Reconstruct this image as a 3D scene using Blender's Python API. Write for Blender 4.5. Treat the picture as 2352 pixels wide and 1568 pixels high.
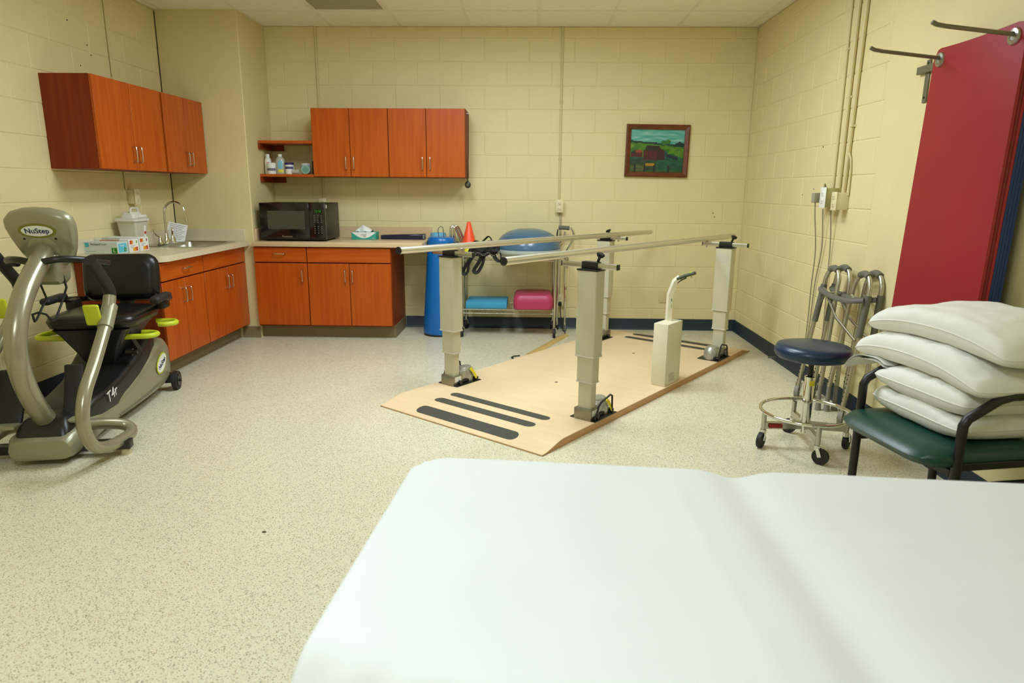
import bpy, bmesh, math, random
from mathutils import Vector, Matrix, noise
random.seed(7)
for o in list(bpy.data.objects): bpy.data.objects.remove(o)
SC = bpy.context.scene
COL = SC.collection
PI = math.pi

# ------------------------------------------------------------------ camera, world, exposure
YAW, PITCH, ROLL, CAMH, FPX = -0.0255, 0.2246, 0.0076, 1.3223, 1528.57
fw = Vector((math.sin(YAW), math.cos(YAW), 0)); rt = Vector((math.cos(YAW), -math.sin(YAW), 0)); up = Vector((0, 0, 1))
fw2 = fw*math.cos(PITCH) - up*math.sin(PITCH); up2 = up*math.cos(PITCH) + fw*math.sin(PITCH)
r2 = rt*math.cos(ROLL) + up2*math.sin(ROLL); u2 = up2*math.cos(ROLL) - rt*math.sin(ROLL)
cam = bpy.data.cameras.new('camera'); camo = bpy.data.objects.new('camera', cam); COL.objects.link(camo)
cam.sensor_width = 36; cam.lens = FPX/2352*36; cam.clip_start = .02
cm = Matrix((r2, u2, -fw2)).transposed().to_4x4(); cm.translation = (0, 0, CAMH)
camo.matrix_world = cm
cam.dof.use_dof = True; cam.dof.focus_distance = 3.9; cam.dof.aperture_fstop = 3.2
SC.camera = camo
wd = bpy.data.worlds.new('world'); SC.world = wd; wd.use_nodes = True
wd.node_tree.nodes['Background'].inputs[0].default_value = (.8, .85, .8, 1)
wd.node_tree.nodes['Background'].inputs[1].default_value = .05
vs = SC.view_settings
vs.view_transform = 'Standard'; vs.look = 'None'; vs.gamma = 1; vs.use_curve_mapping = False
vs.exposure = 0.0
LAMP = 22.0          # strength of the lit ceiling troffers
LAMP_COL = (.87, .99, 1.10)

# ------------------------------------------------------------------ helpers
def lin(c):
    c = c/255
    return c/12.92 if c <= .04045 else ((c+.055)/1.055)**2.4
def rgb(t): return (lin(t[0]), lin(t[1]), lin(t[2]), 1)

MATS = {}
def mat(name, col, rough=.5, metal=0, var=.05, scale=8, bump=0, bscale=60, spec=.5, alpha=1, trans=0, coat=0, emit=None, stretch=None, col2=None):
    if name in MATS: return MATS[name]
    m = bpy.data.materials.new(name); m.use_nodes = True
    nt = m.node_tree; n = nt.nodes; l = nt.links; b = n['Principled BSDF']
    b.inputs['Roughness'].default_value = rough; b.inputs['Metallic'].default_value = metal
    b.inputs['Specular IOR Level'].default_value = spec
    b.inputs['Alpha'].default_value = alpha; b.inputs['Transmission Weight'].default_value = trans
    b.inputs['Coat Weight'].default_value = coat
    tc = n.new('ShaderNodeTexCoord'); nz = n.new('ShaderNodeTexNoise'); nz.inputs['Scale'].default_value = scale; nz.inputs['Detail'].default_value = 4
    src = tc.outputs['Object']
    if stretch:
        mp = n.new('ShaderNodeMapping'); mp.inputs['Scale'].default_value = stretch; l.new(src, mp.inputs['Vector']); src = mp.outputs[0]
    l.new(src, nz.inputs['Vector'])
    c = rgb(col); mx = n.new('ShaderNodeMix'); mx.data_type = 'RGBA'
    if col2: c2 = rgb(col2); ca = c
    else:
        c2 = tuple(min(1, x*(1+var)) for x in c[:3])+(1,); ca = tuple(x*(1-var) for x in c[:3])+(1,)
    rp = n.new('ShaderNodeMapRange'); rp.inputs[1].default_value = .35; rp.inputs[2].default_value = .65
    l.new(nz.outputs['Fac'], rp.inputs[0]); l.new(rp.outputs[0], mx.inputs['Factor'])
    mx.inputs['A'].default_value = ca; mx.inputs['B'].default_value = c2
    l.new(mx.outputs['Result'], b.inputs['Base Color'])
    if bump:
        n2 = n.new('ShaderNodeTexNoise'); n2.inputs['Scale'].default_value = bscale; n2.inputs['Detail'].default_value = 3
        bp = n.new('ShaderNodeBump'); bp.inputs['Strength'].default_value = bump; bp.inputs['Distance'].default_value = .002
        l.new(tc.outputs['Object'], n2.inputs['Vector']); l.new(n2.outputs['Fac'], bp.inputs['Height']); l.new(bp.outputs[0], b.inputs['Normal'])
    if emit:
        b.inputs['Emission Color'].default_value = rgb(emit[0]); b.inputs['Emission Strength'].default_value = emit[1]
    MATS[name] = m
    return m

INV = {}
class MB:
    def __init__(s, T=None): s.v = []; s.f = []; s.T = T or Matrix()
    def add(s, vs, fs):
        o = len(s.v); s.v += [s.T @ Vector(p) for p in vs]; s.f += [tuple(i+o for i in f) for f in fs]; return s
    def box(s, x0, x1, y0, y1, z0, z1):
        return s.add([(x0,y0,z0),(x1,y0,z0),(x1,y1,z0),(x0,y1,z0),(x0,y0,z1),(x1,y0,z1),(x1,y1,z1),(x0,y1,z1)],
                     [(0,3,2,1),(4,5,6,7),(0,1,5,4),(1,2,6,5),(2,3,7,6),(3,0,4,7)])
    def rbox(s, x0, x1, y0, y1, z0, z1, r=.005, seg=2, M=None):
        bm = bmesh.new(); bmesh.ops.create_cube(bm, size=1)
        sx, sy, sz = x1-x0, y1-y0, z1-z0
        for v in bm.verts: v.co = Vector((v.co.x*sx, v.co.y*sy, v.co.z*sz))
        bmesh.ops.bevel(bm, geom=bm.edges[:], offset=min(r, min(sx, sy, sz)*.49), segments=seg, profile=.5, affect='EDGES')
        c = Vector(((x0+x1)/2, (y0+y1)/2, (z0+z1)/2))
        bm.verts.index_update()
        vs = [((M @ (v.co)) + c if M else v.co+c) for v in bm.verts]; fs = [[v.index for v in f.verts] for f in bm.faces]
        bm.free(); return s.add(vs, fs)
    def cyl(s, p0, p1, r0, r1=None, n=16, cap=True):
        r1 = r0 if r1 is None else r1; p0 = Vector(p0); p1 = Vector(p1); d = (p1-p0).normalized()
        a = d.orthogonal().normalized(); b = d.cross(a)
        vs = []
        for p, r in ((p0, r0), (p1, r1)):
            for i in range(n): t = 2*PI*i/n; vs.append(p+a*math.cos(t)*r+b*math.sin(t)*r)
        fs = [(i, (i+1) % n, n+(i+1) % n, n+i) for i in range(n)]
        if cap: fs += [tuple(range(n-1, -1, -1)), tuple(range(n, 2*n))]
        return s.add(vs, fs)
    def tube(s, pts, r, n=12, sub=0, closed=False, ry=None, normal=None, cap=True, rs=None):
        P = [Vector(p) for p in pts]
        if sub: P = crom(P, sub, closed)
        m = len(P); ry = r if ry is None else ry
        prev = None; vs = []
        for i in range(m):
            if closed: d = (P[(i+1) % m]-P[i-1])
            else: d = P[min(i+1, m-1)]-P[max(i-1, 0)]
            d.normalize()
            if prev is None: a = (Vector(normal) if normal else d.orthogonal())
            else: a = prev
            a = (a-d*a.dot(d))
            if a.length < 1e-6: a = d.orthogonal()
            a.normalize(); prev = a; b = d.cross(a)
            k = rs[i*(len(rs)-1)//(m-1)] if rs else 1
            for j in range(n): t = 2*PI*j/n; vs.append(P[i]+a*math.cos(t)*r*k+b*math.sin(t)*ry*k)
        fs = []
        for i in range(m if closed else m-1):
            q = (i+1) % m
            for j in range(n): fs.append((i*n+j, i*n+(j+1) % n, q*n+(j+1) % n, q*n+j))
        if cap and not closed: fs += [tuple(range(n-1, -1, -1)), tuple(range((m-1)*n, m*n))]
        return s.add(vs, fs)
    def lathe(s, prof, c=(0,0,0), n=24, M=None):
        vs = []; fs = []; c = Vector(c); k = len(prof)
        for i in range(n):
            t = 2*PI*i/n
            for (r, z) in prof:
                p = Vector((r*math.cos(t), r*math.sin(t), z)); p = M @ p if M else p
                vs.append(p+c)
        for i in range(n):
            q = (i+1) % n
            for j in range(k-1): fs.append((i*k+j, q*k+j, q*k+j+1, i*k+j+1))
        if prof[0][0] > 1e-6: fs.append(tuple(i*k for i in range(n-1, -1, -1)))
        if prof[-1][0] > 1e-6: fs.append(tuple(i*k+k-1 for i in range(n)))
        return s.add(vs, fs)
    def prism(s, poly, h, M=None):
        n = len(poly); vs = [Vector((p[0], p[1], 0)) for p in poly]+[Vector((p[0], p[1], h)) for p in poly]
        if M: vs = [M @ v for v in vs]
        return s.add(vs, [tuple(range(n-1, -1, -1)), tuple(range(n, 2*n))]+[(i, (i+1) % n, n+(i+1) % n, n+i) for i in range(n)])
    def loft(s, rings, cap=True, closed=False):
        n = len(rings[0]); vs = [p for r in rings for p in r]; m = len(rings); fs = []
        for i in range(m if closed else m-1):
            q = (i+1) % m
            for j in range(n): fs.append((i*n+j, i*n+(j+1) % n, q*n+(j+1) % n, q*n+j))
        if cap and not closed: fs += [tuple(range(n-1, -1, -1)), tuple(range((m-1)*n, m*n))]
        return s.add(vs, fs)
    def ell(s, c, rad, nu=20, nv=10, M=None):
        prof = [(max(0, math.cos(t)), math.sin(t)) for t in [(-.5+i/nv)*PI for i in range(nv+1)]]
        prof[0] = (0, -1); prof[-1] = (0, 1)
        D = Matrix.Diagonal((*rad, 1)); D = (M.to_4x4() @ D) if M else D
        return s.lathe(prof, c, nu, D)
    def quad(s, a, b, c, d): return s.add([a, b, c, d], [(0, 1, 2, 3)])
    def mesh(s, name, smooth=38):
        me = bpy.data.meshes.new(name); me.from_pydata([tuple(v) for v in s.v], [], s.f)
        bm = bmesh.new(); bm.from_mesh(me)
        bmesh.ops.remove_doubles(bm, verts=bm.verts, dist=1e-6)
        bmesh.ops.recalc_face_normals(bm, faces=bm.faces); bm.to_mesh(me); bm.free()
        if smooth:
            me.polygons.foreach_set('use_smooth', [True]*len(me.polygons)); me.set_sharp_from_angle(angle=math.radians(smooth))
        return me
    def build(s, name, m, parent=None, world=False, smooth=38, label=None):
        if world and parent is not None:
            I = INV[parent.name]; s.v = [I @ v for v in s.v]
        me = s.mesh(name, smooth); me.materials.append(m)
        o = bpy.data.objects.new(name, me); COL.objects.link(o)
        if parent is not None: o.parent = parent; INV[o.name] = INV.get(parent.name, Matrix())
        if label: o['label'] = label
        return o
def crom(P, sub, closed=False):
    out = []; m = len(P)
    for i in range(m if closed else m-1):
        if closed: p0, p1, p2, p3 = P[i-1], P[i], P[(i+1) % m], P[(i+2) % m]
        else: p1, p2 = P[i], P[i+1]; p0 = P[i-1] if i else p1*2-p2; p3 = P[i+2] if i+2 < m else p2*2-p1
        for k in range(sub):
            t = k/sub
            out.append(.5*((2*p1)+(p2-p0)*t+(2*p0-5*p1+4*p2-p3)*t*t+(3*p1-p0-3*p2+p3)*t**3))
    if not closed: out.append(P[-1])
    return out
def rrect(x0, x1, y0, y1, r, n=4):
    out = []
    for cx, cy, a in ((x1-r, y1-r, 0), (x0+r, y1-r, PI/2), (x0+r, y0+r, PI), (x1-r, y0+r, 1.5*PI)):
        for i in range(n+1): t = a+i/n*PI/2; out.append((cx+r*math.cos(t), cy+r*math.sin(t)))
    return out
def tag(o, label, cat, group=None):
    o['label'] = label; o['category'] = cat
    if group: o['group'] = group
    return o
def thing(name, label, cat, loc=(0,0,0), rotz=0, group=None):
    o = bpy.data.objects.new(name, None); COL.objects.link(o); o.empty_display_size = .1
    o.location = loc; o.rotation_euler = (0, 0, rotz)
    INV[o.name] = (Matrix.Translation(loc) @ Matrix.Rotation(rotz, 4, 'Z')).inverted()
    return tag(o, label, cat, group)
def solo(name, mb, m, label, cat, group=None, origin=None, smooth=38):
    if origin is not None:
        origin = Vector(origin); mb.v = [v-origin for v in mb.v]
    o = mb.build(name, m, smooth=smooth)
    if origin is not None: o.location = origin; INV[o.name] = Matrix.Translation(origin).inverted()
    return tag(o, label, cat, group)
def struct(name, mb, m, parent=None, smooth=38):
    o = mb.build(name, m, parent, smooth=smooth)
    if parent is None: o['kind'] = 'structure'
    return o
def copy_tree(o, parent=None):
    c = o.copy(); COL.objects.link(c)
    if parent is not None: c.parent = parent
    for ch in o.children: copy_tree(ch, c)
    return c
def text(s, size, m, parent, M, name='lettering', extrude=.0006, sx=1, bold=0):
    cu = bpy.data.curves.new('t', 'FONT'); cu.body = s; cu.size = size; cu.extrude = extrude; cu.align_x = 'CENTER'; cu.align_y = 'CENTER'; cu.offset = bold; cu.resolution_u = 3
    to = bpy.data.objects.new('t', cu); COL.objects.link(to)
    dg = bpy.context.evaluated_depsgraph_get(); dg.update()
    me = bpy.data.meshes.new_from_object(to.evaluated_get(dg))
    bpy.data.objects.remove(to); bpy.data.curves.remove(cu)
    me.transform(M @ Matrix.Diagonal((sx, 1, 1, 1))); me.name = name; me.materials.clear(); me.materials.append(m)
    o = bpy.data.objects.new(name, me); COL.objects.link(o); o.parent = parent
    return o
def frame(o, x, y):          # 4x4 from origin, text x direction, text y direction
    x = Vector(x).normalized(); y = Vector(y); y = (y-x*y.dot(x)).normalized(); z = x.cross(y)
    M = Matrix((x, y, z)).transposed().to_4x4(); M.translation = Vector(o); return M

# ------------------------------------------------------------------ materials
wall_m = mat('wall_paint', (225, 211, 158), .55, var=.025, scale=3, bump=.35, bscale=45)
pillar_m = mat('pillar_paint', (220, 206, 152), .55, var=.02, scale=3, bump=.08, bscale=60)
ceil_m = mat('ceiling_tile', (243, 238, 216), .9, var=.02, scale=30, bump=.25, bscale=120)
grid_m = mat('grid_white', (236, 230, 208), .5)
base_m = mat('navy_rubber', (15, 38, 50), .45, var=.08)
cove_m = mat('taupe_rubber', (128, 112, 78), .5, var=.04)
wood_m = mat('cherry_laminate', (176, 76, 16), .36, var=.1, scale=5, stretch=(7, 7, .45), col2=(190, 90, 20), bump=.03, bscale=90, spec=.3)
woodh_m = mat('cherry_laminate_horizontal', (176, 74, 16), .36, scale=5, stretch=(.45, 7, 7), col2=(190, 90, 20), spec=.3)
wood_shade_m = mat('cherry_laminate_shaded', (124, 44, 8), .5, scale=5, stretch=(7, 7, .45), col2=(136, 54, 12), spec=.25)  # door laminate again, colour darkened to put shade on the cabinet sides
counter_m = mat('counter_laminate', (216, 205, 172), .35, var=.03, scale=120)
counter2_m = mat('pink_beige_laminate', (212, 186, 144), .35, var=.03, scale=120)
nickel_m = mat('brushed_nickel', (200, 194, 180), .28, 1)
chrome_m = mat('chrome', (225, 225, 220), .08, 1)
steel_m = mat('stainless', (190, 188, 178), .25, 1)
alu_m = mat('aluminium', (205, 202, 190), .3, 1, var=.03)
greyp_m = mat('greige_powder_coat', (198, 193, 164), .42, var=.02)
blackp_m = mat('black_plastic', (22, 22, 20), .4)
blackr_m = mat('black_rubber', (26, 26, 24), .6)
white_m = mat('white_plastic', (232, 232, 224), .4)
cream_m = mat('cream_plastic', (224, 212, 168), .4)
wpaper_m = mat('white_card', (236, 236, 230), .6)
greytxt_m = mat('grey_print', (140, 140, 132), .6)
# ------------------------------------------------------------------ room shell
XL, XR, YB, YF, H = -3.104, 1.992, 6.389, -1.3, 2.734
YP, XP = 5.828, -2.4206
def floor_mat():
    m = bpy.data.materials.new('speckled_vinyl'); m.use_nodes = True; nt = m.node_tree; n = nt.nodes; l = nt.links; b = n['Principled BSDF']
    tc = n.new('ShaderNodeTexCoord'); base = rgb((205, 190, 156)); cur = None
    big = n.new('ShaderNodeTexNoise'); big.inputs['Scale'].default_value = 1.6; l.new(tc.outputs['Object'], big.inputs['Vector'])
    mx0 = n.new('ShaderNodeMix'); mx0.data_type = 'RGBA'; mx0.inputs['A'].default_value = rgb((215, 209, 178)); mx0.inputs['B'].default_value = rgb((225, 218, 189))
    l.new(big.outputs['Fac'], mx0.inputs['Factor']); cur = mx0.outputs['Result']
    for sc, th, col, off in ((170, .20, (120, 108, 84), 0), (210, .17, (190, 150, 120), 5), (190, .2, (240, 232, 210), 9), (260, .16, (92, 86, 76), 13)):
        mp = n.new('ShaderNodeMapping'); mp.inputs['Location'].default_value = (off, off*.7, 0); l.new(tc.outputs['Object'], mp.inputs['Vector'])
        wn = n.new('ShaderNodeTexVoronoi'); wn.inputs['Scale'].default_value = sc; l.new(mp.outputs[0], wn.inputs['Vector'])
        pick = n.new('ShaderNodeSeparateColor'); l.new(wn.outputs['Color'], pick.inputs[0])
        c1 = n.new('ShaderNodeMath'); c1.operation = 'LESS_THAN'; l.new(wn.outputs['Distance'], c1.inputs[0]); c1.inputs[1].default_value = .42
        c2 = n.new('ShaderNodeMath'); c2.operation = 'LESS_THAN'; l.new(pick.outputs[0], c2.inputs[0]); c2.inputs[1].default_value = th
        mu = n.new('ShaderNodeMath'); mu.operation = 'MULTIPLY'; l.new(c1.outputs[0], mu.inputs[0]); l.new(c2.outputs[0], mu.inputs[1])
        m2 = n.new('ShaderNodeMath'); m2.operation = 'MULTIPLY'; l.new(mu.outputs[0], m2.inputs[0]); m2.inputs[1].default_value = .75
        mx = n.new('ShaderNodeMix'); mx.data_type = 'RGBA'; l.new(m2.outputs[0], mx.inputs['Factor']); l.new(cur, mx.inputs['A']); mx.inputs['B'].default_value = rgb(col)
        cur = mx.outputs['Result']
    l.new(cur, b.inputs['Base Color']); b.inputs['Roughness'].default_value = .3; b.inputs['Specular IOR Level'].default_value = .4
    nz = n.new('ShaderNodeTexNoise'); nz.inputs['Scale'].default_value = 7; l.new(tc.outputs['Object'], nz.inputs['Vector'])
    rr = n.new('ShaderNodeMapRange'); rr.inputs[3].default_value = .2; rr.inputs[4].default_value = .34; l.new(nz.outputs['Fac'], rr.inputs[0]); l.new(rr.outputs[0], b.inputs['Roughness'])
    bp = n.new('ShaderNodeBump'); bp.inputs['Strength'].default_value = .12; bp.inputs['Distance'].default_value = .003
    n2 = n.new('ShaderNodeTexNoise'); n2.inputs['Scale'].default_value = 14; l.new(tc.outputs['Object'], n2.inputs['Vector']); l.new(n2.outputs['Fac'], bp.inputs['Height']); l.new(bp.outputs[0], b.inputs['Normal'])
    return m
struct('floor', MB().box(XL-.15, XR+.15, YF-.1, YB+.15, -.1, 0), floor_mat())
ceiling = struct('ceiling', MB().box(XL-.15, XR+.15, YF-.1, YB+.15, H+.012, H+.1), ceil_m)
REC = .003
wall_back = struct('wall_back', MB().box(XP, XR+.15, YB+REC, YB+.15, 0, H+.01), wall_m)
wall_left = struct('wall_left', MB().box(XL-.15, XL-REC, YF, YB+.15, 0, H+.01), wall_m)
wr = MB().box(XR+REC, XR+.15, 4.02, YB+.15, 0, H+.01); wr.box(XR, XR+.15, YF, 4.02, 0, H+.01)
wall_right = struct('wall_right', wr, wall_m)
struct('wall_front', MB().box(XL-.15, XR+.15, YF-.1, YF, 0, H+.01), wall_m)
pm = MB().prism([(XL, YP), (XP-.006, YP), (XP, YP+.006), (XP, YB+.1), (XL, YB+.1)], H+.01)
struct('wall_pillar', pm, pillar_m)
# concrete blocks: each one a child of its wall, bevelled face proud of the recessed joint
BL, BH = .4064, .2032
_bc = {}
def block_mesh(w, h):
    k = (round(w, 3), round(h, 3))
    if k not in _bc:
        j, e = .0022, .0042
        me = bpy.data.meshes.new('block')
        me.from_pydata([(j,0,j),(w-j,0,j),(w-j,0,h-j),(j,0,h-j),(e+j,-REC,e+j),(w-e-j,-REC,e+j),(w-e-j,-REC,h-e-j),(e+j,-REC,h-e-j)], [],
                       [(4,5,6,7),(0,1,5,4),(1,2,6,5),(2,3,7,6),(3,0,4,7)])
        me.materials.append(wall_m); _bc[k] = me
    return _bc[k]
def blocks(wall, origin, ang, length, off):
    R = Matrix.Rotation(ang, 3, 'Z'); k = 0
    while k*BH < H-.02:
        z0 = k*BH; h = min(BH, H-z0)
        x = (off+(k % 2)*BL/2) % BL - BL
        while x < length-.01:
            a, b_ = max(0, x), min(length, x+BL)
            if b_-a > .015:
                o = bpy.data.objects.new('block', block_mesh(b_-a, h)); COL.objects.link(o); o.parent = wall
                p = R @ Vector((a, random.uniform(-.0007, .0007), 0)); o.location = Vector(origin)+p+Vector((0, 0, z0)); o.rotation_euler = (random.uniform(-.002, .002), 0, ang+random.uniform(-.0012, .0012))
            x += BL
        k += 1
blocks(wall_back, (XP, YB+REC, 0), 0, XR-XP, (1.193-XP) % BL)
blocks(wall_right, (XR+REC, YB, 0), -PI/2, YB-4.02, .1)
blocks(wall_left, (XL-REC, 1.3, 0), PI/2, YP-1.3, .17)
# baseboards
def bboard(name, p0, p1, nrm, m=base_m, h=.108):
    p0 = Vector(p0); p1 = Vector(p1); n = Vector(nrm)
    prof = [(0, 0), (.02, 0), (.016, .006), (.006, .02), (.005, h-.004), (.003, h), (0, h)]
    rings = [[tuple(p+n*a+Vector((0, 0, b))) for a, b in prof] for p in (p0, p1)]
    return struct(name, MB().loft(rings), m, smooth=60)
bboard('baseboard_back', (-1.2, YB, 0), (XR, YB, 0), (0, -1, 0))
bboard('baseboard_right', (XR, YB, 0), (XR, YF, 0), (-1, 0, 0))
bboard('baseboard_left', (XL, YF, 0), (XL, 4.47, 0), (1, 0, 0))
bboard('baseboard_pillar', (-2.58, YP, 0), (XP, YP, 0), (0, -1, 0), cove_m, .1)
# ceiling: grid bars and lay-in tiles
GX = [-3.104]+[-3.03+.6167*i for i in range(9)]+[1.992]
GY = [6.389, 5.866, 4.646, 3.426, 2.206, .986, -.234, -1.3]
LIT = {(4, 2), (6, 2), (4, 5)}
UNLIT = {(3, 1)}
_tc = {}
for i in range(len(GX)-1):
    for j in range(len(GY)-1):
        if (i, j) in LIT or (i, j) in UNLIT: continue
        w, d = GX[i+1]-GX[i]-.022, GY[j]-GY[j+1]-.022; k = (round(w, 3), round(d, 3))
        if w < .04: continue
        if k not in _tc:
            _tc[k] = MB().box(-w/2, w/2, -d/2, d/2, 0, .012).mesh('tile', 0); _tc[k].materials.append(ceil_m)
        o = bpy.data.objects.new('ceiling_tile', _tc[k]); COL.objects.link(o); o.parent = ceiling
        o.location = ((GX[i]+GX[i+1])/2, (GY[j]+GY[j+1])/2, H+.004)
for x in GX[1:-1]: MB().box(x-.012, x+.012, YF, YB, H, H+.012).build('grid_bar', grid_m, ceiling)
for y in GY[1:-1]:
    for i in range(len(GX)-1): MB().box(GX[i]+(.012 if i else 0), GX[i+1]-.012, y-.012, y+.012, H+.0005, H+.012).build('grid_bar', grid_m, ceiling)
for x0, y0, x1, y1 in ((XL, YB-.02, XR, YB), (XR-.02, YF, XR, YB-.02), (XL, YF, XL+.02, YP)):
    MB().box(x0, x1, y0, y1, H-.001, H+.012).build('wall_angle', grid_m, ceiling)
# ceiling lights
lens_on = mat('lit_lens', (255, 255, 250), .4)
b = lens_on.node_tree.nodes['Principled BSDF']; b.inputs['Emission Color'].default_value = (*LAMP_COL, 1); b.inputs['Emission Strength'].default_value = LAMP
lens_off = mat('unlit_lens', (150, 150, 118), .25, var=.06, scale=60, bump=.5, bscale=200)
for q, (i, j) in enumerate(sorted(LIT | UNLIT)):
    x0, x1, y0, y1 = GX[i]+.011, GX[i+1]-.011, GY[j+1]+.011, GY[j]-.011
    on = (i, j) in LIT
    lab = {(3, 1): 'unlit ceiling light panel with grey-green lens', (4, 2): 'lit ceiling troffer over the floor in front of the sink cabinets', (6, 2): 'lit ceiling troffer above the parallel bars', (4, 5): 'lit ceiling troffer near the front wall'}[(i, j)]
    t = thing('ceiling_light', lab, 'ceiling light', ((x0+x1)/2, (y0+y1)/2, H+.002), 0, 'ceiling light panels')
    w, d = (x1-x0)/2, (y1-y0)/2
    f = MB(); f.box(-w, w, -d, -d+.02, 0, .01); f.box(-w, w, d-.02, d, 0, .01); f.box(-w, -w+.02, -d+.02, d-.02, 0, .01); f.box(w-.02, w, -d+.02, d-.02, 0, .01)
    f.build('frame', grid_m, t)
    MB().quad((-w+.02, -d+.02, .004), (-w+.02, d-.02, .004), (w-.02, d-.02, .004), (w-.02, -d+.02, .004)).build('lens', lens_on if on else lens_off, t)

# ------------------------------------------------------------------ conduits, outlets
conduit_m = mat('painted_conduit', (212, 198, 146), .45, var=.02)
dark_m = mat('dark_line', (60, 52, 36), .7)
slot_m = mat('outlet_slot', (40, 36, 30), .6)
def conduit(name, label, pts, r, clips, nrm, group='wall conduits', m=conduit_m):
    p = Vector(pts[0]); t = thing(name, label, 'conduit', tuple(pts[-1]), 0, group)
    MB().tube(pts, r, 10).build('pipe', m, t, world=True)
    for c in clips:
        c = Vector(c); n = Vector(nrm); s = Vector((0, 0, 1)).cross(n)
        mb = MB(); a = c-n*0.0; mb.tube([a+s*(r+.012)-n*(r*.9), a+s*(r+.002)-n*(r*.7), a+s*r*.8+n*r*.75, a+n*(r+.002), a-s*r*.8+n*r*.75, a-s*(r+.002)-n*(r*.7), a-s*(r+.012)-n*(r*.9)], .0025, 6, ry=.008, normal=n)
        mb.build('clip', m, t, world=True)
    return t
yb = YB-.009
conduit('conduit', 'painted conduit running from ceiling down behind the four-door wall cabinet', [(-1.95, yb, H), (-1.95, yb, 1.2)], .009, [(-1.95, yb, 2.3)], (0, -1, 0))
conduit('conduit', 'painted conduit dropping from ceiling to outlet near the landscape painting', [(.268, yb, H), (.268, yb, 1.225)], .009, [(.268, yb, 2.1), (.268, yb, 1.6)], (0, -1, 0))
conduit('conduit', 'grey conduit between upper and lower outlets behind the wire cart', [(.285, yb, 1.115), (.29, yb, .335)], .009, [(.287, yb, .75)], (0, -1, 0), m=mat('grey_conduit', (176, 168, 140), .4))
conduit('conduit', 'dark-edged conduit above the sink-side wall cabinets', [(XL+.009, 5.14, H), (XL+.009, 5.145, 1.3)], .009, [(XL+.009, 5.14, 2.1)], (1, 0, 0))
xr = XR-.009
conduit('conduit', 'thin conduit ending at the white switch box beside the plug', [(xr, 4.56, H), (xr, 4.535, 1.34)], .008, [(xr, 4.553, 2.2)], (-1, 0, 0), 'conduits on the right wall')
conduit('conduit', 'pale round conduit in the middle of the three on the plug wall', [(xr-.004, 4.445, H), (xr-.004, 4.44, 1.34)], .012, [(xr-.004, 4.445, 1.9)], (-1, 0, 0), 'conduits on the right wall')
conduit('conduit', 'tan conduit feeding the beige outlet box above the walkers', [(xr-.004, 4.335, H), (xr-.004, 4.36, 1.55), (xr-.004, 4.37, 1.3)], .013, [(xr-.004, 4.352, 1.72)], (-1, 0, 0), 'conduits on the right wall')
conduit('conduit', 'short thin conduit branching beside the beige outlet box', [(xr-.004, 4.352, 1.56), (xr, 4.33, 1.52), (xr, 4.315, 1.46), (xr, 4.31, 1.3)], .006, [], (-1, 0, 0), 'conduits on the right wall')
def outlet(label, loc, rotz, w=.07, h=.115, d=.05, m=cream_m, face=None, blank=False, group='wall outlets'):
    t = thing('wall_outlet', label, 'outlet', loc, rotz, group)       # local: front faces -y, back on the wall plane y=0
    if not blank: MB().rbox(-w/2+.004, w/2-.004, -d, 0, -h/2+.004, h/2-.004, .004).build('box', m, t)
    else: d = .002
    MB().rbox(-w/2, w/2, -d-.005, -d, -h/2, h/2, .002).build('face_plate', face or m, t)
    if not blank:
        for s in (-1, 1):
            r = MB().rbox(-.017, .017, -d-.008, -d-.004, s*.024-.014, s*.024+.014, .004).build('receptacle', face or m, t)
            MB().box(-.009, -.006, -d-.0085, -d-.007, s*.024-.002, s*.024+.008).box(.006, .009, -d-.0085, -d-.007, s*.024-.002, s*.024+.007).box(-.003, .003, -d-.0085, -d-.007, s*.024-.011, s*.024-.006).build('slot', slot_m, r)
    else:
        MB().cyl((0, -d-.004, .042), (0, -d-.007, .042), .004, n=8).cyl((0, -d-.004, -.042), (0, -d-.007, -.042), .004, n=8).build('screw', m, t)
    return t
outlet('cream outlet box under the conduit left of the painting', (.272, YB, 1.173), 0)
outlet('low cream outlet with black plug behind the wire cart', (.3, YB, .285), 0, d=.03)
outlet('blank cream cover plate low on the wall beyond the control box', (1.287, YB, .325), 0, blank=True, m=mat('painted_plate', (212, 199, 148), .5))
outlet('cream outlet box on the wall above the sink counter', (XL, 5.19, 1.245), PI/2, d=.06)
outlet('cream outlet box half hidden behind the microwave', (-1.955, YB, 1.17), 0, d=.04)
outlet('beige duplex outlet box on the plug wall above the walkers', (XR, 4.345, 1.265), -PI/2, d=.075, w=.075)
t = outlet('olive junction box with white switch plate beside the grey plug', (XR, 4.455, 1.285), -PI/2, d=.1, w=.085, h=.13, m=mat('olive_box', (176, 168, 104), .5), face=white_m)
outlet('shallow grey plate carrying the grey power adapter', (XR, 4.56, 1.285), -PI/2, d=.05, w=.08, h=.13, m=mat('grey_olive', (104, 92, 60), .5))
t = thing('power_adapter', 'grey plug-in adapter with cord hanging on the wall', 'plug', (XR-.06, 4.6, 1.28))
cordg_m = mat('grey_cord', (150, 142, 116), .5)
MB().rbox(-.05, 0, -.03, .02, -.03, .035, .006).build('body', mat('grey_plug', (158, 152, 128), .45), t)
MB().tube([(-.03, -.005, -.03), (-.02, 0, -.12), (.02, .03, -.35), (.035, .07, -.6), (.045, .09, -.9), (.04, .1, -1.2)], .004, 6, sub=6).build('cord', cordg_m, t)
tag(MB().tube([(XR-.07, 4.53, 1.35), (XR-.06, 4.545, 1.372), (XR-.045, 4.56, 1.35)], .004, 6, sub=5).build('cord_loop', cordg_m), 'small grey cord loop over the switch box', 'cord')
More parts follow.
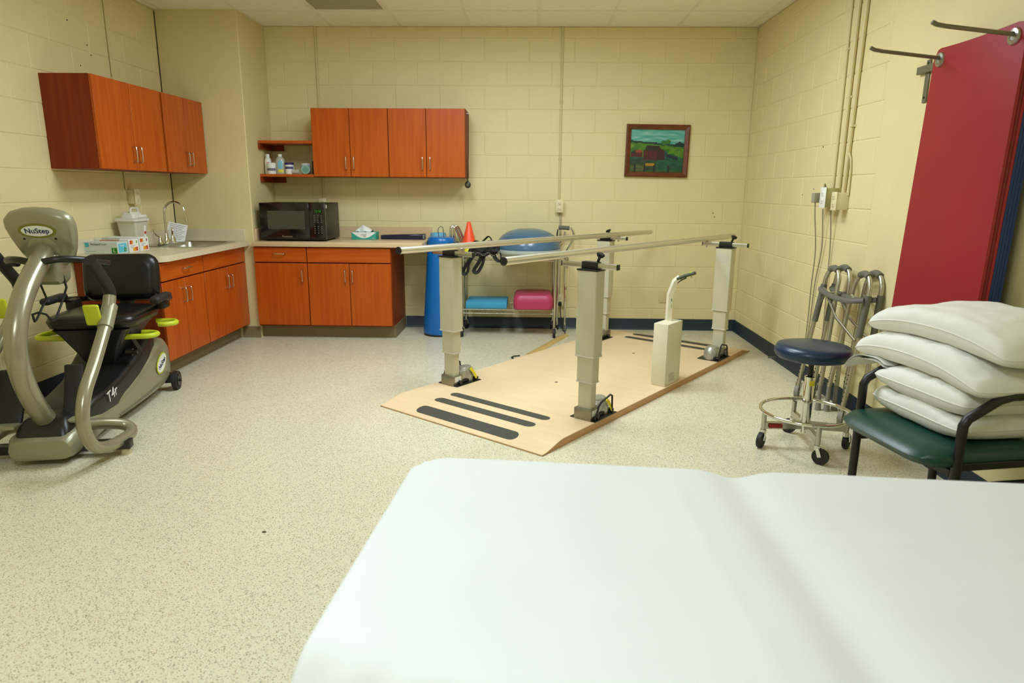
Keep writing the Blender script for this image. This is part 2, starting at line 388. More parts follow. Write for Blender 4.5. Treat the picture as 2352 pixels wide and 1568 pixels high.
for lab, pts in (('grey cord hanging down the wall from the switch box to the skirting', [(XR-.05, 4.56, 1.21), (XR-.02, 4.58, .95), (XR-.015, 4.64, .7), (XR-.012, 4.66, .4), (XR-.03, 4.66, .2)]),
                 ('grey cord hanging behind the folded walkers from the beige outlet', [(XR-.05, 4.44, 1.215), (XR-.02, 4.46, 1.0), (XR-.012, 4.46, .75), (XR-.012, 4.44, .4), (XR-.02, 4.43, .2)])):
    tag(MB().tube(pts, .004, 6, sub=6).build('hanging_cable', cordg_m), lab, 'cord')
t = thing('power_plug', 'black plug and cord running from low outlet to the floor cord cover', 'plug', (.3, YB-.04, .26))
MB().rbox(-.013, .013, -.03, 0, -.03, .015, .008).build('plug_body', blackp_m, t)
MB().tube([(0, -.02, -.025), (.005, -.02, -.1), (.02, -.03, -.2), (.03, -.08, -.25), (.045, -.16, -.252), (.04, -.24, -.25)], .004, 6, sub=6).build('cord', blackr_m, t)
tan_m = mat('tan_rubber', (196, 168, 96), .5)
d = Vector((-.3, -.7, 0)).normalized(); s = Vector((-d.y, d.x, 0)); p0 = Vector((.345, 6.08, 0)); p1 = p0+d*.84
cc = MB().loft([[tuple(p+s*a+Vector((0, 0, z))) for a, z in ((-.04, .0005), (-.015, .012), (.015, .012), (.04, .0005))] for p in (p0, p1)])
solo('cord_cover', cc, tan_m, 'tan rubber cord cover strip crossing the floor to the platform', 'cord cover', origin=p0)
tag(MB().tube([(-.07, 5.25, .007), (-.12, 5.22, .007), (-.135, 5.18, .007), (-.12, 5.16, .006)], .005, 6, sub=5).build('cord_end', blackr_m), 'short black cord end curling out on floor beside the platform', 'cord')
# little debris and stains on the floor
for (x, y, r, lab) in ((-1.03, 2.36, .009, 'small dark leaf scrap on the open vinyl floor'), (-.01, 3.05, .006, 'tiny dark crumb on floor in front of the platform')):
    tag(MB().ell((x, y, .002), (r, r*.55, .002), 8, 5).build('floor_scrap', dark_m), lab, 'debris')

# dark open joint where the block wall meets the pillar, and old fixing holes
struct('trim_1', MB().box(XL, XL+.006, YP-.004, YP, .97, H-.01), dark_m)
for (wl, p, ax) in ((wall_back, (1.71, YB, 1.12), 'y'), (wall_back, (1.725, YB, 1.085), 'y'), (wall_back, (1.55, YB, .52), 'y'), (wall_right, (XR, 4.78, 1.62), 'x'), (wall_right, (XR, 4.86, 1.34), 'x'), (wall_right, (XR, 5.05, 1.30), 'x'),
                    (wall_left, (XL, 4.72, 2.4), 'l'), (wall_left, (XL, 4.9, 2.28), 'l'), (wall_left, (XL, 4.8, 2.13), 'l'), (wall_left, (XL, 4.93, 2.22), 'l')):
    d_ = {'y': Vector((0, -1, 0)), 'x': Vector((-1, 0, 0)), 'l': Vector((1, 0, 0))}[ax]; p = Vector(p)
    MB().cyl(p-d_*.002, p+d_*.0012, .005, n=8).build('nail_hole', dark_m, wl)
# ------------------------------------------------------------------ cabinets
def pull(parent, x, y, z, L=.1, vert=True):
    d = .028; pts = []
    for a, o in ((-.5, 0), (-.5, .7), (-.44, 1), (0, 1.05), (.44, 1), (.5, .7), (.5, 0)):
        pts.append((x, y-d*o, z+a*L) if vert else (x+a*L, y-d*o, z))
    MB().tube(pts, .0048, 8, sub=3).build('handle', nickel_m, parent)
def cabinet(name, label, loc, rotz, W, D, z0, z1, fronts, group, toe=0, inner=wood_shade_m):
    t = thing(name, label, 'cabinet', (loc[0], loc[1], 0), rotz, group)        # local: fronts at y=0 facing -y, depth +y
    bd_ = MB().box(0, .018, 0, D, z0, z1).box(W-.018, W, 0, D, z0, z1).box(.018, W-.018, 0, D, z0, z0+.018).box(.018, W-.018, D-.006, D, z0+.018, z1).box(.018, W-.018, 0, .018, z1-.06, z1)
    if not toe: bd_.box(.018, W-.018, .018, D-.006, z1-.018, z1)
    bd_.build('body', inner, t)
    if toe: MB().box(.0, W, .075, D, 0, z0).build('toe_kick', cove_m, t)
    for kind, x0, x1, a, b_, hx, hz, vert in fronts:
        f = MB().rbox(x0+.0025, x1-.0025, -.02, -.001, a+.002, b_-.002, .0015, 1).build(kind, woodh_m if kind != 'door' else wood_m, t)
        if hx is not None: pull(f, hx, -.02, hz, .1, vert)
    return t
# wall cabinets over the sink (front faces +X)
za, zb = 1.432, 2.014; g = 'wall cabinets over the sink counter'
cabinet('wall_cabinet', 'two-door cherry wall cabinet showing its end panel coloured as shaded', (-2.79, 4.368), PI/2, .795, .314, za, zb,
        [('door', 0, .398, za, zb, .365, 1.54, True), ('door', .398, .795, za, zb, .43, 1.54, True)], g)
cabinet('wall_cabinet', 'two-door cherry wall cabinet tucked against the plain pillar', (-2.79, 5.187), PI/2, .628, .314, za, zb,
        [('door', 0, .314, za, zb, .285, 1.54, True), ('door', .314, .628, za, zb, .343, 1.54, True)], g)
# wall cabinets over the microwave counter
za, zb = 1.42, 2.004; g = 'wall cabinets over the microwave counter'
cabinet('wall_cabinet', 'two-door cherry wall cabinet beside the open bottle shelves', (-1.935, 6.085), 0, .677, .304, za, zb,
        [('door', .0, .337, za, zb, .302, 1.54, True), ('door', .337, .677, za, zb, .372, 1.54, True)], g)
cabinet('wall_cabinet', 'two-door cherry wall cabinet with the stopwatch hanging at its end', (-1.256, 6.085), 0, .677, .304, za, zb,
        [('door', .0, .334, za, zb, .30, 1.54, True), ('door', .334, .677, za, zb, .368, 1.54, True)], g)
# open shelves
for z, lab in ((1.704, 'empty cherry open shelf above the bottles'), (1.4165, 'cherry open shelf carrying the bottles and tubs')):
    t = thing('wall_shelf', lab, 'shelf', (XP, 6.07, z), 0, 'open shelves')
    MB().rbox(.001, .483, 0, .318, 0, .024, .002, 1).build('board', woodh_m, t)
    MB().box(.001, .022, 0, .318, -.05, 0).build('bracket', wood_shade_m, t)
    MB().box(.03, .12, .3, .318, -.05, 0).build('cleat', wood_shade_m, t)
# base cabinets, sink side (front faces +X)
g = 'sink base cabinets'
cabinet('base_cabinet', 'cherry base cabinet with one drawer over two doors by the exerciser', (-2.53, 4.45), PI/2, .607, .57, .115, .823,
        [('drawer', .0, .605, .685, .815, .33, .752, False), ('door', 0, .303, .125, .68, .265, .56, True), ('door', .303, .605, .125, .68, .34, .56, True)], g, toe=1)
cabinet('base_cabinet', 'cherry sink base cabinet with plain false front over two doors', (-2.53, 5.06), PI/2, .765, .57, .115, .823,
        [('panel', .0, .763, .685, .815, None, 0, 0), ('door', 0, .39, .125, .68, .35, .56, True), ('door', .39, .763, .125, .68, .425, .56, True)], g, toe=1)
g = 'microwave base cabinets'
cabinet('base_cabinet', 'cherry base cabinet with one drawer over one door below the microwave', (-2.415, 5.8), 0, .468, .585, .115, .823,
        [('drawer', .0, .466, .685, .815, .23, .762, False), ('door', 0, .466, .125, .68, .425, .57, True)], g, toe=1)
cabinet('base_cabinet', 'cherry base cabinet with a wide false front over two doors beside the blue bolster', (-1.946, 5.8), 0, .738, .585, .115, .823,
        [('panel', .0, .735, .685, .815, None, 0, 0), ('door', 0, .368, .125, .68, .335, .57, True), ('door', .368, .735, .125, .68, .4, .57, True)], g, toe=1)
bm_ = MB().box(-1.2075, -1.202, 5.875, YB-.01, 0, .112)
solo('cove_strip', bm_, cove_m, 'taupe rubber cove strip on the base cabinet end by the bolster', 'cove base', origin=(-1.205, 5.9, 0))
# countertops
CT, CB = .8636, .823
t = thing('countertop', 'cream laminate countertop with backsplash around the steel sink', 'countertop', (XL, 4.42, 0))
SX0, SX1, SY0, SY1 = -3.0, -2.56, 5.16, 5.72
XF = -2.465
corner = [(XL+.001, 4.42)]+[(XF-.09+.09*math.sin(a), 4.51-.09*math.cos(a)) for a in [i/8*PI/2 for i in range(9)]]+[(XF, SY0), (XL+.001, SY0)]
mb = MB(); mb.prism(corner, CT-CB, Matrix.Translation((0, 0, CB)))
mb.box(XL+.001, SX0, SY0, SY1, CB, CT).box(SX1, XF, SY0, SY1, CB, CT).box(XL+.001, XF, SY1, YP-.001, CB, CT)
mb.build('slab', counter_m, t, world=True)
MB().rbox(XL+.001, XL+.02, 4.42, YP-.001, CT, .965, .002, 1).build('backsplash', counter_m, t, world=True)
MB().rbox(XL+.02, -2.49, YP-.02, YP-.001, CT, .965, .002, 1).build('side_splash', counter_m, t, world=True)
t = thing('countertop', 'pinkish beige laminate countertop under the microwave', 'countertop', (XP, 5.755, 0))
MB().rbox(XP+.001, -.93, 5.755, YB-.001, CB, CT, .004, 2).build('slab', counter2_m, t, world=True)
MB().rbox(XP+.001, -.93, YB-.02, YB-.001, CT, .968, .002, 1).build('backsplash', counter2_m, t, world=True)
MB().rbox(XP+.001, XP+.02, 5.84, YB-.02, CT, .968, .002, 1).build('side_splash', counter2_m, t, world=True)
# sink and faucet
t = thing('sink', 'stainless steel drop-in sink set in the cream countertop', 'sink', (-2.78, 5.44, CT))
def R_(x0, x1, y0, y1, r, z): return [(a, b_, z) for a, b_ in rrect(x0, x1, y0, y1, r)]
e = .02
mb = MB().loft([R_(SX0-e, SX1+e, SY0-e, SY1+e, .03, CT+.001), R_(SX0-e, SX1+e, SY0-e, SY1+e, .03, CT+.005), R_(SX0+.05, SX1-.01, SY0+.01, SY1-.01, .05, CT+.004),
                R_(SX0+.055, SX1-.015, SY0+.015, SY1-.015, .05, CT-.004), R_(SX0+.06, SX1-.02, SY0+.02, SY1-.02, .06, CT-.15), R_(SX0+.09, SX1-.05, SY0+.05, SY1-.05, .06, CT-.165)], cap=False)
n0 = 5*20; mb.add([p for p in R_(SX0+.09, SX1-.05, SY0+.05, SY1-.05, .06, CT-.165)], [tuple(range(20))])
mb.build('basin', steel_m, t, world=True)
MB().cyl((-2.76, 5.44, CT-.165), (-2.76, 5.44, CT-.16), .04, n=20).build('drain', chrome_m, t, world=True)
t = thing('faucet', 'chrome gooseneck faucet with two blade handles', 'faucet', (-2.945, 5.37, CT+.005))
MB().rbox(-.025, .025, -.115, .115, 0, .012, .005).build('deck_plate', chrome_m, t)
MB().lathe([(.026, 0), (.026, .015), (.018, .04), (.014, .07), (.013, .075)], (0, 0, .01)).build('base', chrome_m, t)
path = [(0, 0, .07), (0, 0, .22), (.0, 0, .25)]+[(.085-.085*math.cos(a), 0, .25+.085*math.sin(a)) for a in [i/8*PI*.93 for i in range(1, 9)]]+[(.178, 0, .2)]
MB().tube(path, .0095, 12).cyl((.176, 0, .205), (.18, 0, .178), .012, .013, 12).build('spout', chrome_m, t)
for s in (-1, 1):
    h = MB().lathe([(.024, 0), (.022, .02), (.013, .045), (.012, .06)], (0, s*.095, .01)).build('handle', chrome_m, t)
    MB().tube([(0, s*.095, .065), (-.01, s*.11, .07), (-.02, s*.135, .095), (-.022, s*.145, .125)], .009, 10, sub=4, ry=.004, normal=(1, 0, 0)).build('blade', chrome_m, h)
pn = MB().box(-.075, .075, -.001, .001, 0, .17)
o = solo('paper_notice', pn, wpaper_m, 'white printed notice sheet propped behind the faucet', 'paper'); o.location = (-3.035, 5.66, CT+.006); o.rotation_euler = (-.5, .25, .45)
pl = MB()
for k in range(9): pl.box(-.06, .06-.01*(k % 3), -.0014, -.001, .15-.016*k, .154-.016*k)
pl.build('print', greytxt_m, o)
# sharps container
frost_m = mat('frosted_plastic', (214, 210, 190), .35, var=.03, alpha=.82)
lidw_m = mat('translucent_lid', (232, 230, 216), .35, alpha=.9)
t = thing('sharps_container', 'translucent sharps container with handled lid behind the glove boxes', 'sharps container', (-2.985, 4.99, CT+.002))
MB().loft([[(a, b_, z) for a, b_ in rrect(-w, w, -d_, d_, .015)] for w, d_, z in ((.055, .062, 0), (.057, .065, .01), (.073, .084, .2), (.073, .084, .21))]).build('tub', frost_m, t)
MB().loft([[(a, b_, z) for a, b_ in rrect(-w, w, -d_, d_, .02)] for w, d_, z in ((.084, .096, .205), (.084, .096, .22), (.07, .082, .228))]).build('rim', lidw_m, t)
MB().loft([[(a, b_, z) for a, b_ in rrect(-w, w, -d_+o_, d_+o_, .025)] for w, d_, o_, z in ((.055, .07, 0, .226), (.052, .064, 0, .25), (.042, .05, .006, .272))]).build('dome', lidw_m, t)
MB().tube([(.022, -.048, .255), (.022, -.044, .292), (.022, -.034, .3), (.022, .034, .3), (.022, .044, .292), (.022, .048, .255)], .008, 8).build('handle', lidw_m, t)
MB().rbox(.05, .064, -.01, .09, .23, .25, .003).build('flap', white_m, t)
lb = MB().add([(.0615, .02, .05), (.0615, .052, .05), (.0715, .052, .17), (.0715, .02, .17)], [(0, 1, 2, 3)]).build('warning_label', wpaper_m, t)
MB().cyl((.066, .037, .118), (.0695, .037, .118), .011, n=14).build('red_mark', mat('red_print', (190, 40, 24), .5), lb)
# glove boxes
def glove_box(label, loc, L, D_, Hh, kind):
    t = thing('glove_box', label, 'glove box', loc, 0, 'glove boxes on the counter')       # local x 0..-L (long), y depth, z
    body = {0: mat('pale_teal_card', (206, 214, 206), .5), 1: wpaper_m, 2: wpaper_m}[kind]
    MB().rbox(-L, 0, 0, D_, 0, Hh, .002, 1).build('carton', body, t)
    if kind == 0:
        teal = mat('teal_print', (70, 176, 190), .5); grn = mat('green_print', (20, 128, 20), .5); gd = mat('dark_grey_print', (84, 92, 92), .5)
        MB().box(-L+.016, -L+.044, -.0008, 0, Hh-.034, Hh-.006).build('logo_patch', teal, t)
        text('FitGuard', .018, gd, t, frame((-L+.088, -.0009, Hh-.016), (1, 0, 0), (0, 0, 1)), sx=1.05)
        text('Touch', .016, greytxt_m, t, frame((-L+.148, -.0009, Hh-.016), (1, 0, 0), (0, 0, 1)))
        MB().box(-.044, -.006, -.0008, 0, .006, .044).build('size_patch', grn, t)
        text('L', .034, wpaper_m, t, frame((-.025, -.0015, .025), (1, 0, 0), (0, 0, 1)))
        MB().box(-L+.02, -L+.09, -.0007, 0, .018, .02).build('fine_print', greytxt_m, t)
        MB().box(0, .0008, .008, D_-.012, .01, Hh-.012).build('end_patch', mat('sky_print', (92, 190, 212), .5), t)
        MB().box(.0008, .0014, .07, .095, .014, .04).build('end_size_patch', grn, t)
        text('L', .022, wpaper_m, t, frame((.0016, .083, .027), (0, 1, 0), (0, 0, 1)))
        text('FitGuard', .014, wpaper_m, t, frame((.0012, .05, Hh-.026), (0, 1, 0), (0, 0, 1)))
    else:
        og = mat('orange_print', (226, 130, 24), .5); rd = mat('brick_print', (190, 62, 26), .5); yl = mat('amber_print', (236, 176, 40), .5)
        for (y0, y1, z0, z1, m_) in ((.008, .024, Hh-.034, Hh-.008, rd), (.024, .045, Hh-.034, Hh-.008, og), (.04, .06, .008, .032, yl), (.06, .08, .008, .034, og), (.08, .1, .008, .036, rd)):
            MB().box(0, .0008, y0, y1, z0, z1).build('colour_patch', m_, t)
        MB().box(0, .0008, .085, .097, Hh-.03, Hh-.012).build('size_mark', mat('leaf_print', (120, 170, 80), .5) if kind == 1 else mat('plum_print', (150, 40, 70), .5), t)
        for q in range(3): MB().box(0, .0007, .02, .07-.01*q, Hh-.046-.008*q, Hh-.044-.008*q).build('fine_print', greytxt_m, t)
        if kind == 1:
            f = MB().add([(-L+.05, .0, Hh), (-.06, .0, Hh), (-.06, -.012, Hh+.012), (-L+.05, -.012, Hh+.012)], [(0, 1, 2, 3)]).build('open_flap', wpaper_m, t)
            MB().box(-L+.03, -.07, -.0008, 0, Hh-.014, Hh-.004).build('stripe', og, t)
    return t
glove_box('pale teal glove box with green L patch, foremost of three', (-2.845, 4.55, CT), .245, .115, .083, 0)
glove_box('white and orange glove box in the middle of three', (-2.838, 4.675, CT), .24, .115, .092, 1)
glove_box('white and orange glove box nearest the sharps container', (-2.835, 4.8, CT), .24, .115, .098, 2)

# ------------------------------------------------------------------ microwave and counter items
t = thing('microwave', 'black countertop microwave on the beige counter in the corner', 'microwave', (-2.36, 5.84, CT))
mw = mat('black_gloss', (14, 13, 11), .16, coat=.3); mb_ = mat('black_case', (34, 32, 24), .4)
MB().rbox(0, .575, .03, .43, .014, .33, .006).build('case', mb_, t)
dr = MB().rbox(0, .435, 0, .03, .014, .33, .004).build('door', mw, t)
MB().rbox(.068, .395, -.001, .002, .105, .262, .001, 1).build('window', mat('window_screen', (66, 66, 52), .3), dr)
text('Panasonic', .024, nickel_m, dr, frame((.235, -.0012, .042), (1, 0, 0), (0, 0, 1)))
cp = MB().rbox(.436, .575, 0, .03, .014, .33, .004).build('control_panel', mw, t)
MB().box(.478, .548, -.0012, 0, .244, .276).build('display', mat('display_glass', (6, 26, 8), .2), cp)
text('12:18', .026, mat('green_led', (40, 150, 50), .4, emit=((40, 190, 60), .12)), cp, frame((.513, -.002, .26), (1, 0, 0), (0, 0, 1)), name='clock_digits')
kb = MB()
for r_ in range(9):
    for c_ in range(3):
        if r_ in (4,) : continue
        x = .482+.03*c_; z = .222-.0185*r_; kb.box(x-.006, x+.006, -.001, 0, z-.003, z+.003)
kb.build('keypad_marks', mat('key_print', (96, 96, 88), .6), cp)
MB().box(.5752, .576, .04, .06, .285, .315).build('white_sticker', wpaper_m, t)
for x in (.04, .53):
    for y in (.06, .38): MB().cyl((x, y, 0), (x, y, .015), .012, n=10).build('foot', blackr_m, t)
# tissue box
t = thing('tissue_box', 'teal and white tissue box with a tissue pulled up', 'tissue box', (-1.635, 6.12, CT))
teal2 = mat('teal_card', (46, 160, 140), .5)
MB().rbox(0, .228, 0, .115, 0, .068, .002, 1).build('carton', teal2, t)
MB().prism([(.0, .067)]+[(.228*i/12, .067-.055*math.sin(PI*i/12)) for i in range(1, 12)]+[(.228, .067)], .0008, Matrix.Rotation(PI/2, 4, 'X')).build('white_arc', wpaper_m, t)
text('angel', .026, greytxt_m, t, frame((.114, -.0012, .045), (1, 0, 0), (0, 0, 1)))
text('soft', .02, greytxt_m, t, frame((.12, -.0012, .027), (1, 0, 0), (0, 0, 1)))
text('facial', .012, wpaper_m, t, frame((.2, -.0012, .012), (1, 0, 0), (0, 0, 1)))
tm = MB(); nx, ny = 12, 5; vs = []; fs = []
for j in range(ny+1):
    for i in range(nx+1):
        u = i/nx; v = j/ny; hgt = .062*math.sin(PI*min(1, u*1.15))**.6*(1-abs(2*v-1)**1.5) if u < .87 else .01
        vs.append((.03+.165*u, .055+(v-.5)*.07*(1-.3*math.sin(PI*u))+.01*math.sin(u*9), .068+max(0, hgt)+.006*math.sin(u*14+v*5)))
for j in range(ny):
    for i in range(nx): fs.append((j*(nx+1)+i, j*(nx+1)+i+1, (j+1)*(nx+1)+i+1, (j+1)*(nx+1)+i))
tm.add(vs, fs).build('tissue', wpaper_m, t, smooth=80)
# navy case lying against the backsplash
t = thing('document_tube', 'long glossy navy flat case lying along the backsplash', 'case', (-1.375, 6.17, CT))
navy_m = mat('navy_gloss', (22, 26, 58), .18)
MB().loft([[(x, a, b_) for a, b_ in rrect(0, .09, 0, h, min(.012, h*.45))] for x, h in ((0, .038), (.02, .04), (.2, .046), (.4, .052), (.405, .046))]).build('sleeve', navy_m, t)
MB().box(-.004, 0, .01, .08, .006, .034).build('end_cap', blackp_m, t)
MB().box(.39, .4, -.002, .0, .008, .046).build('label_strip', greytxt_m, t)
# bottles and tubs on the lower shelf
ZS = 1.441
def bottle(name, label, cat, x, y, prof, m, extras=(), sc=(1, 1)):
    t = thing(name, label, cat, (x, y, ZS), 0, 'bottles and tubs on the open shelf')
    MB().lathe(prof, n=24, M=Matrix.Diagonal((sc[0], sc[1], 1, 1))).build('body', m, t)
    for nm, pr, mm, arc in extras:
        mb = MB()
        if arc is None: mb.lathe(pr, n=24, M=Matrix.Diagonal((sc[0], sc[1], 1, 1)))
        else:
            a0, a1 = arc; k = 10; (r0, z0), (r1, z1) = pr
            vs = []
            for i in range(k+1):
                a = a0+(a1-a0)*i/k; vs += [(r0*math.cos(a)*sc[0], r0*math.sin(a)*sc[1], z0), (r1*math.cos(a)*sc[0], r1*math.sin(a)*sc[1], z1)]
            mb.add(vs, [(2*i, 2*i+2, 2*i+3, 2*i+1) for i in range(k)])
        mb.build(nm, mm, t)
    return t
aq = mat('aqua_print', (30, 160, 164), .5); pk = mat('pink_print', (214, 120, 120), .5); bl = mat('indigo_plastic', (44, 28, 96), .4); gy = mat('slate_print', (110, 112, 128), .5); lb_ = mat('light_blue_print', (120, 190, 214), .5); yel = mat('yellow_print', (226, 214, 60), .5)
F = -PI/2
bottle('lotion_bottle', 'tall white squeeze bottle with aqua label, leaning at shelf end', 'bottle', -2.378, 6.17, [(0, 0), (.032, 0), (.033, .005), (.033, .11), (.028, .135), (.018, .145), (.018, .175), (0, .175)], white_m,
       [('aqua_label', ((.0334, .01), (.0334, .075)), aq, (F+.1, F+.9)), ('pink_label', ((.0334, .08), (.0334, .105)), pk, (F-.1, F+.8))], (.9, .7))
bottle('cream_tub', 'short all-white tub with grey band', 'tub', -2.335, 6.2-.06, [(0, 0), (.039, 0), (.04, .006), (.04, .07), (0, .07)], white_m,
       [('lid', [(0, .07), (.041, .07), (.041, .092), (.036, .098), (0, .098)], white_m, None), ('grey_band', ((.0406, .028), (.0406, .052)), gy, (F-1.2, F+1.2))])
bottle('alcohol_bottle', 'clear rubbing-alcohol style bottle with blue and yellow label and white cap', 'bottle', -2.255, 6.14, [(0, 0), (.039, 0), (.04, .006), (.04, .125), (.03, .142), (.016, .153), (.015, .165), (0, .165)], mat('clear_bottle', (196, 196, 180), .15, alpha=.75),
       [('cap', [(0, .153), (.017, .153), (.017, .174), (0, .174)], white_m, None), ('blue_label', ((.0406, .045), (.0406, .115)), lb_, (F-.3, F+.7)), ('yellow_label', ((.0406, .015), (.0406, .042)), yel, (F-.3, F+.9))], (1, .7))
bottle('ointment_tub', 'white tub with dark indigo lid', 'tub', -2.175, 6.14, [(0, 0), (.036, 0), (.037, .005), (.038, .082), (0, .082)], white_m,
       [('lid', [(0, .082), (.04, .082), (.04, .098), (.037, .101), (0, .101)], bl, None), ('indigo_band', ((.0385, .045), (.0385, .066)), mat('indigo_print', (64, 66, 120), .5), (F-.9, F+1.3))])
t = thing('clear_jar', 'small clear plastic cup lying beside the indigo-lidded tub', 'cup', (-2.115, 6.12, ZS), 0, 'bottles and tubs on the open shelf')
MB().cyl((-.03, 0, .022), (.035, .0, .024), .018, .022, 16).build('body', mat('clear_cup', (206, 204, 186), .2, alpha=.6), t)
bottle('paper_cup', 'white cup with rolled rim behind the round green tin', 'cup', -2.04, 6.19, [(0, 0), (.032, 0), (.042, .085), (.044, .09), (.044, .095), (.04, .095), (.03, .004), (0, .004)], white_m)
t = thing('tape_tin', 'round pale green tin standing on its edge', 'tin', (-2.025, 6.12, ZS+.041), 0, 'bottles and tubs on the open shelf')
gt = mat('pale_green_tin', (150, 186, 170), .35)
MB().lathe([(0, 0), (.039, 0), (.041, .003), (.041, .03), (0, .03)], M=Matrix.Rotation(-PI/2, 4, 'X'), n=28).build('body', gt, t)
MB().lathe([(0, -.001), (.028, -.001), (.03, .001), (0, .001)], M=Matrix.Rotation(-PI/2, 4, 'X'), n=24).build('lid_disc', mat('mid_green_tin', (110, 160, 144), .35), t)
solo('black_box', MB().rbox(-1.962, -1.94, 6.12, 6.3, ZS, ZS+.115, .002, 1), blackp_m, 'thin black box standing against the cabinet side on the shelf', 'box', 'bottles and tubs on the open shelf', origin=(-1.951, 6.2, ZS))
# stopwatch on a cord at the cabinet end
t = thing('stopwatch', 'black stopwatch hanging on a long cord at the cabinet end', 'stopwatch', (-.571, 6.2, 1.36))
MB().lathe([(0, -.009), (.022, -.009), (.027, -.005), (.027, .005), (.022, .009), (0, .009)], M=Matrix.Rotation(PI/2, 4, 'X') @ Matrix.Diagonal((1, 1.15, 1, 1)), n=24).build('case', mat('black_olive_case', (36, 36, 26), .4), t)
MB().rbox(-.014, .014, -.011, -.008, -.012, .012, .002).build('screen', mat('lcd', (96, 98, 72), .3), t)
MB().rbox(-.008, .008, -.006, .006, .026, .04, .003).build('button', blackp_m, t)
MB().tube([(-.002, 0, .03), (-.010, 0, .3), (-.0085, -.0, .61), (0, 0, .625), (.011, 0, .61), (.01, 0, .3), (.002, 0, .03)], .0022, 6).build('cord', blackr_m, t)
MB().cyl((-.0085, 0, .615), (.014, 0, .615), .006, .006, 10).build('hook', nickel_m, t)
# painting
t = thing('painting', 'framed painting of a dark red barn in green fields', 'painting', (1.155, YB-.001, 1.675))
t.rotation_euler = (0, .012, 0)
W_, H_ = .288, .232
fm = mat('frame_wood', (112, 56, 20), .4, scale=6, stretch=(1, 1, 6), col2=(92, 42, 14)); 
def bar(p, q, nx_):
    pass
ring = lambda w, h, y: [(-w, y, -h), (w, y, -h), (w, y, h), (-w, y, h)]
rings = [ring(W_, H_, 0), ring(W_, H_, -.026), ring(W_-.012, H_-.012, -.032), ring(W_-.03, H_-.03, -.024), ring(W_-.044, H_-.044, -.016), ring(W_-.044, H_-.044, -.004)]
for k in range(4):      # four mitred rails
    mb = MB(); q = (k+1) % 4
    mb.add([r[k] for r in rings]+[r[q] for r in rings], [(i, i+1, 7+i, 6+i) for i in range(5)]+[(5, 0, 6, 11)])
    mb.build('frame_rail', fm, t)
gw, gh = 60, 48; pw, ph = W_-.044, H_-.044
def paint(u, v):          # u 0..1 left-right, v 0..1 bottom-top
    nz = lambda a, b_, s=0: noise.noise(Vector((u*a+s, v*b_, s)))
    def mx(a, b_, t_): t_ = max(0, min(1, t_)); return tuple(x+(y-x)*t_ for x, y in zip(a, b_))
    c = mx((60, 150, 136), (136, 190, 176), .5+.9*nz(5, 22))
    hill = .74-.09*u+.02*nz(14, 0, 3)
    if v < hill: c = (14, 54, 44)
    if v < hill-.045: c = mx((44, 104, 26), (124, 150, 28), .45+1.1*nz(6, 9, 5)-.2*u)
    for cx, cy, r in ((.62, .70, .05), (.7, .72, .055)):
        if (u-cx)**2+((v-cy)*.9)**2 < r*r: c = mx((34, 96, 40), (70, 128, 50), .5+nz(30, 30))
    if u > .8 and v < .73-.6*abs(u-.92) and v > .6: c = (12, 44, 40)
    if u > .78 and .58 < v+.12*math.sin(u*9) < .60: c = (150, 150, 40)
    if v < .36-.0*u or (u > .62 and v < .52-.5*(u-.62)+.04*nz(9, 9)): c = mx((16, 62, 48), (30, 96, 62), .5+nz(8, 16, 7))
    if u > .7 and .44 < v < .56 and u-.7 > (v-.44)*.4: c = mx((96, 140, 20), (60, 110, 24), .5+nz(12, 12))
    if .68 < u < .9 and abs(v-(.40-.35*(u-.68))) < .035: c = (14, 36, 52)
    if .25 < u < .62 and .3 < v < .52: c = mx((66, 22, 24), (90, 26, 34), .5+1.2*nz(22, 10, 2))
    if .5 < u < .65 and .3 < v < .58-.9*abs(u-.56): c = (58, 22, 22)
    if .27+.25*(v-.5) < u < .56-.2*(v-.5)*.4 and .49 < v < .63: c = (50, 34, 24)
    if .02 < u < .24 and .35 < v < .47: c = mx((74, 28, 24), (96, 28, 40), .5+nz(20, 9))
    if .07 < u < .24 and .45 < v < .53-.25*abs(u-.13): c = (140, 66, 34)
    if .02 < u < .1 and .44 < v < .46+.8*(u-.02): c = (34, 40, 26)
    if v < .3 and u < .5: c = mx((30, 48, 34), (52, 74, 44), .5+nz(10, 20, 4))
    if .3 < u < .46 and .155 < v < .205: c = mx((190, 140, 20), (150, 110, 20), .5+nz(20, 20))
    if v < .17 and u < .3: c = mx((96, 100, 48), (50, 76, 40), .5+1.4*nz(14, 30, 6))
    if v < .05: c = mx((70, 84, 36), (40, 74, 44), u)
    for fx in (.1, .28, .47, .73):
        if abs(u-fx) < .013 and v < .17: c = (20, 36, 28)
    return c
vs = []; fs = []; cols = []
for j in range(gh+1):
    for i in range(gw+1): vs.append((-pw+2*pw*i/gw, -.006, -ph+2*ph*j/gh))
for j in range(gh):
    for i in range(gw):
        fs.append((j*(gw+1)+i, j*(gw+1)+i+1, (j+1)*(gw+1)+i+1, (j+1)*(gw+1)+i)); cols.append(paint((i+.5)/gw, (j+.5)/gh))
me = bpy.data.meshes.new('canvas'); me.from_pydata(vs, [], fs); at_ = me.color_attributes.new('paint', 'FLOAT_COLOR', 'CORNER')
k = 0
for p, c in zip(me.polygons, cols):
    for _ in p.vertices: at_.data[k].color = rgb(c); k += 1
pmn = bpy.data.materials.new('oil_paint'); pmn.use_nodes = True; nn = pmn.node_tree.nodes; ca = nn.new('ShaderNodeVertexColor'); ca.layer_name = 'paint'
pmn.node_tree.links.new(ca.outputs[0], nn['Principled BSDF'].inputs['Base Color']); nn['Principled BSDF'].inputs['Roughness'].default_value = .45
me.materials.append(pmn); o = bpy.data.objects.new('canvas', me); COL.objects.link(o); o.parent = t
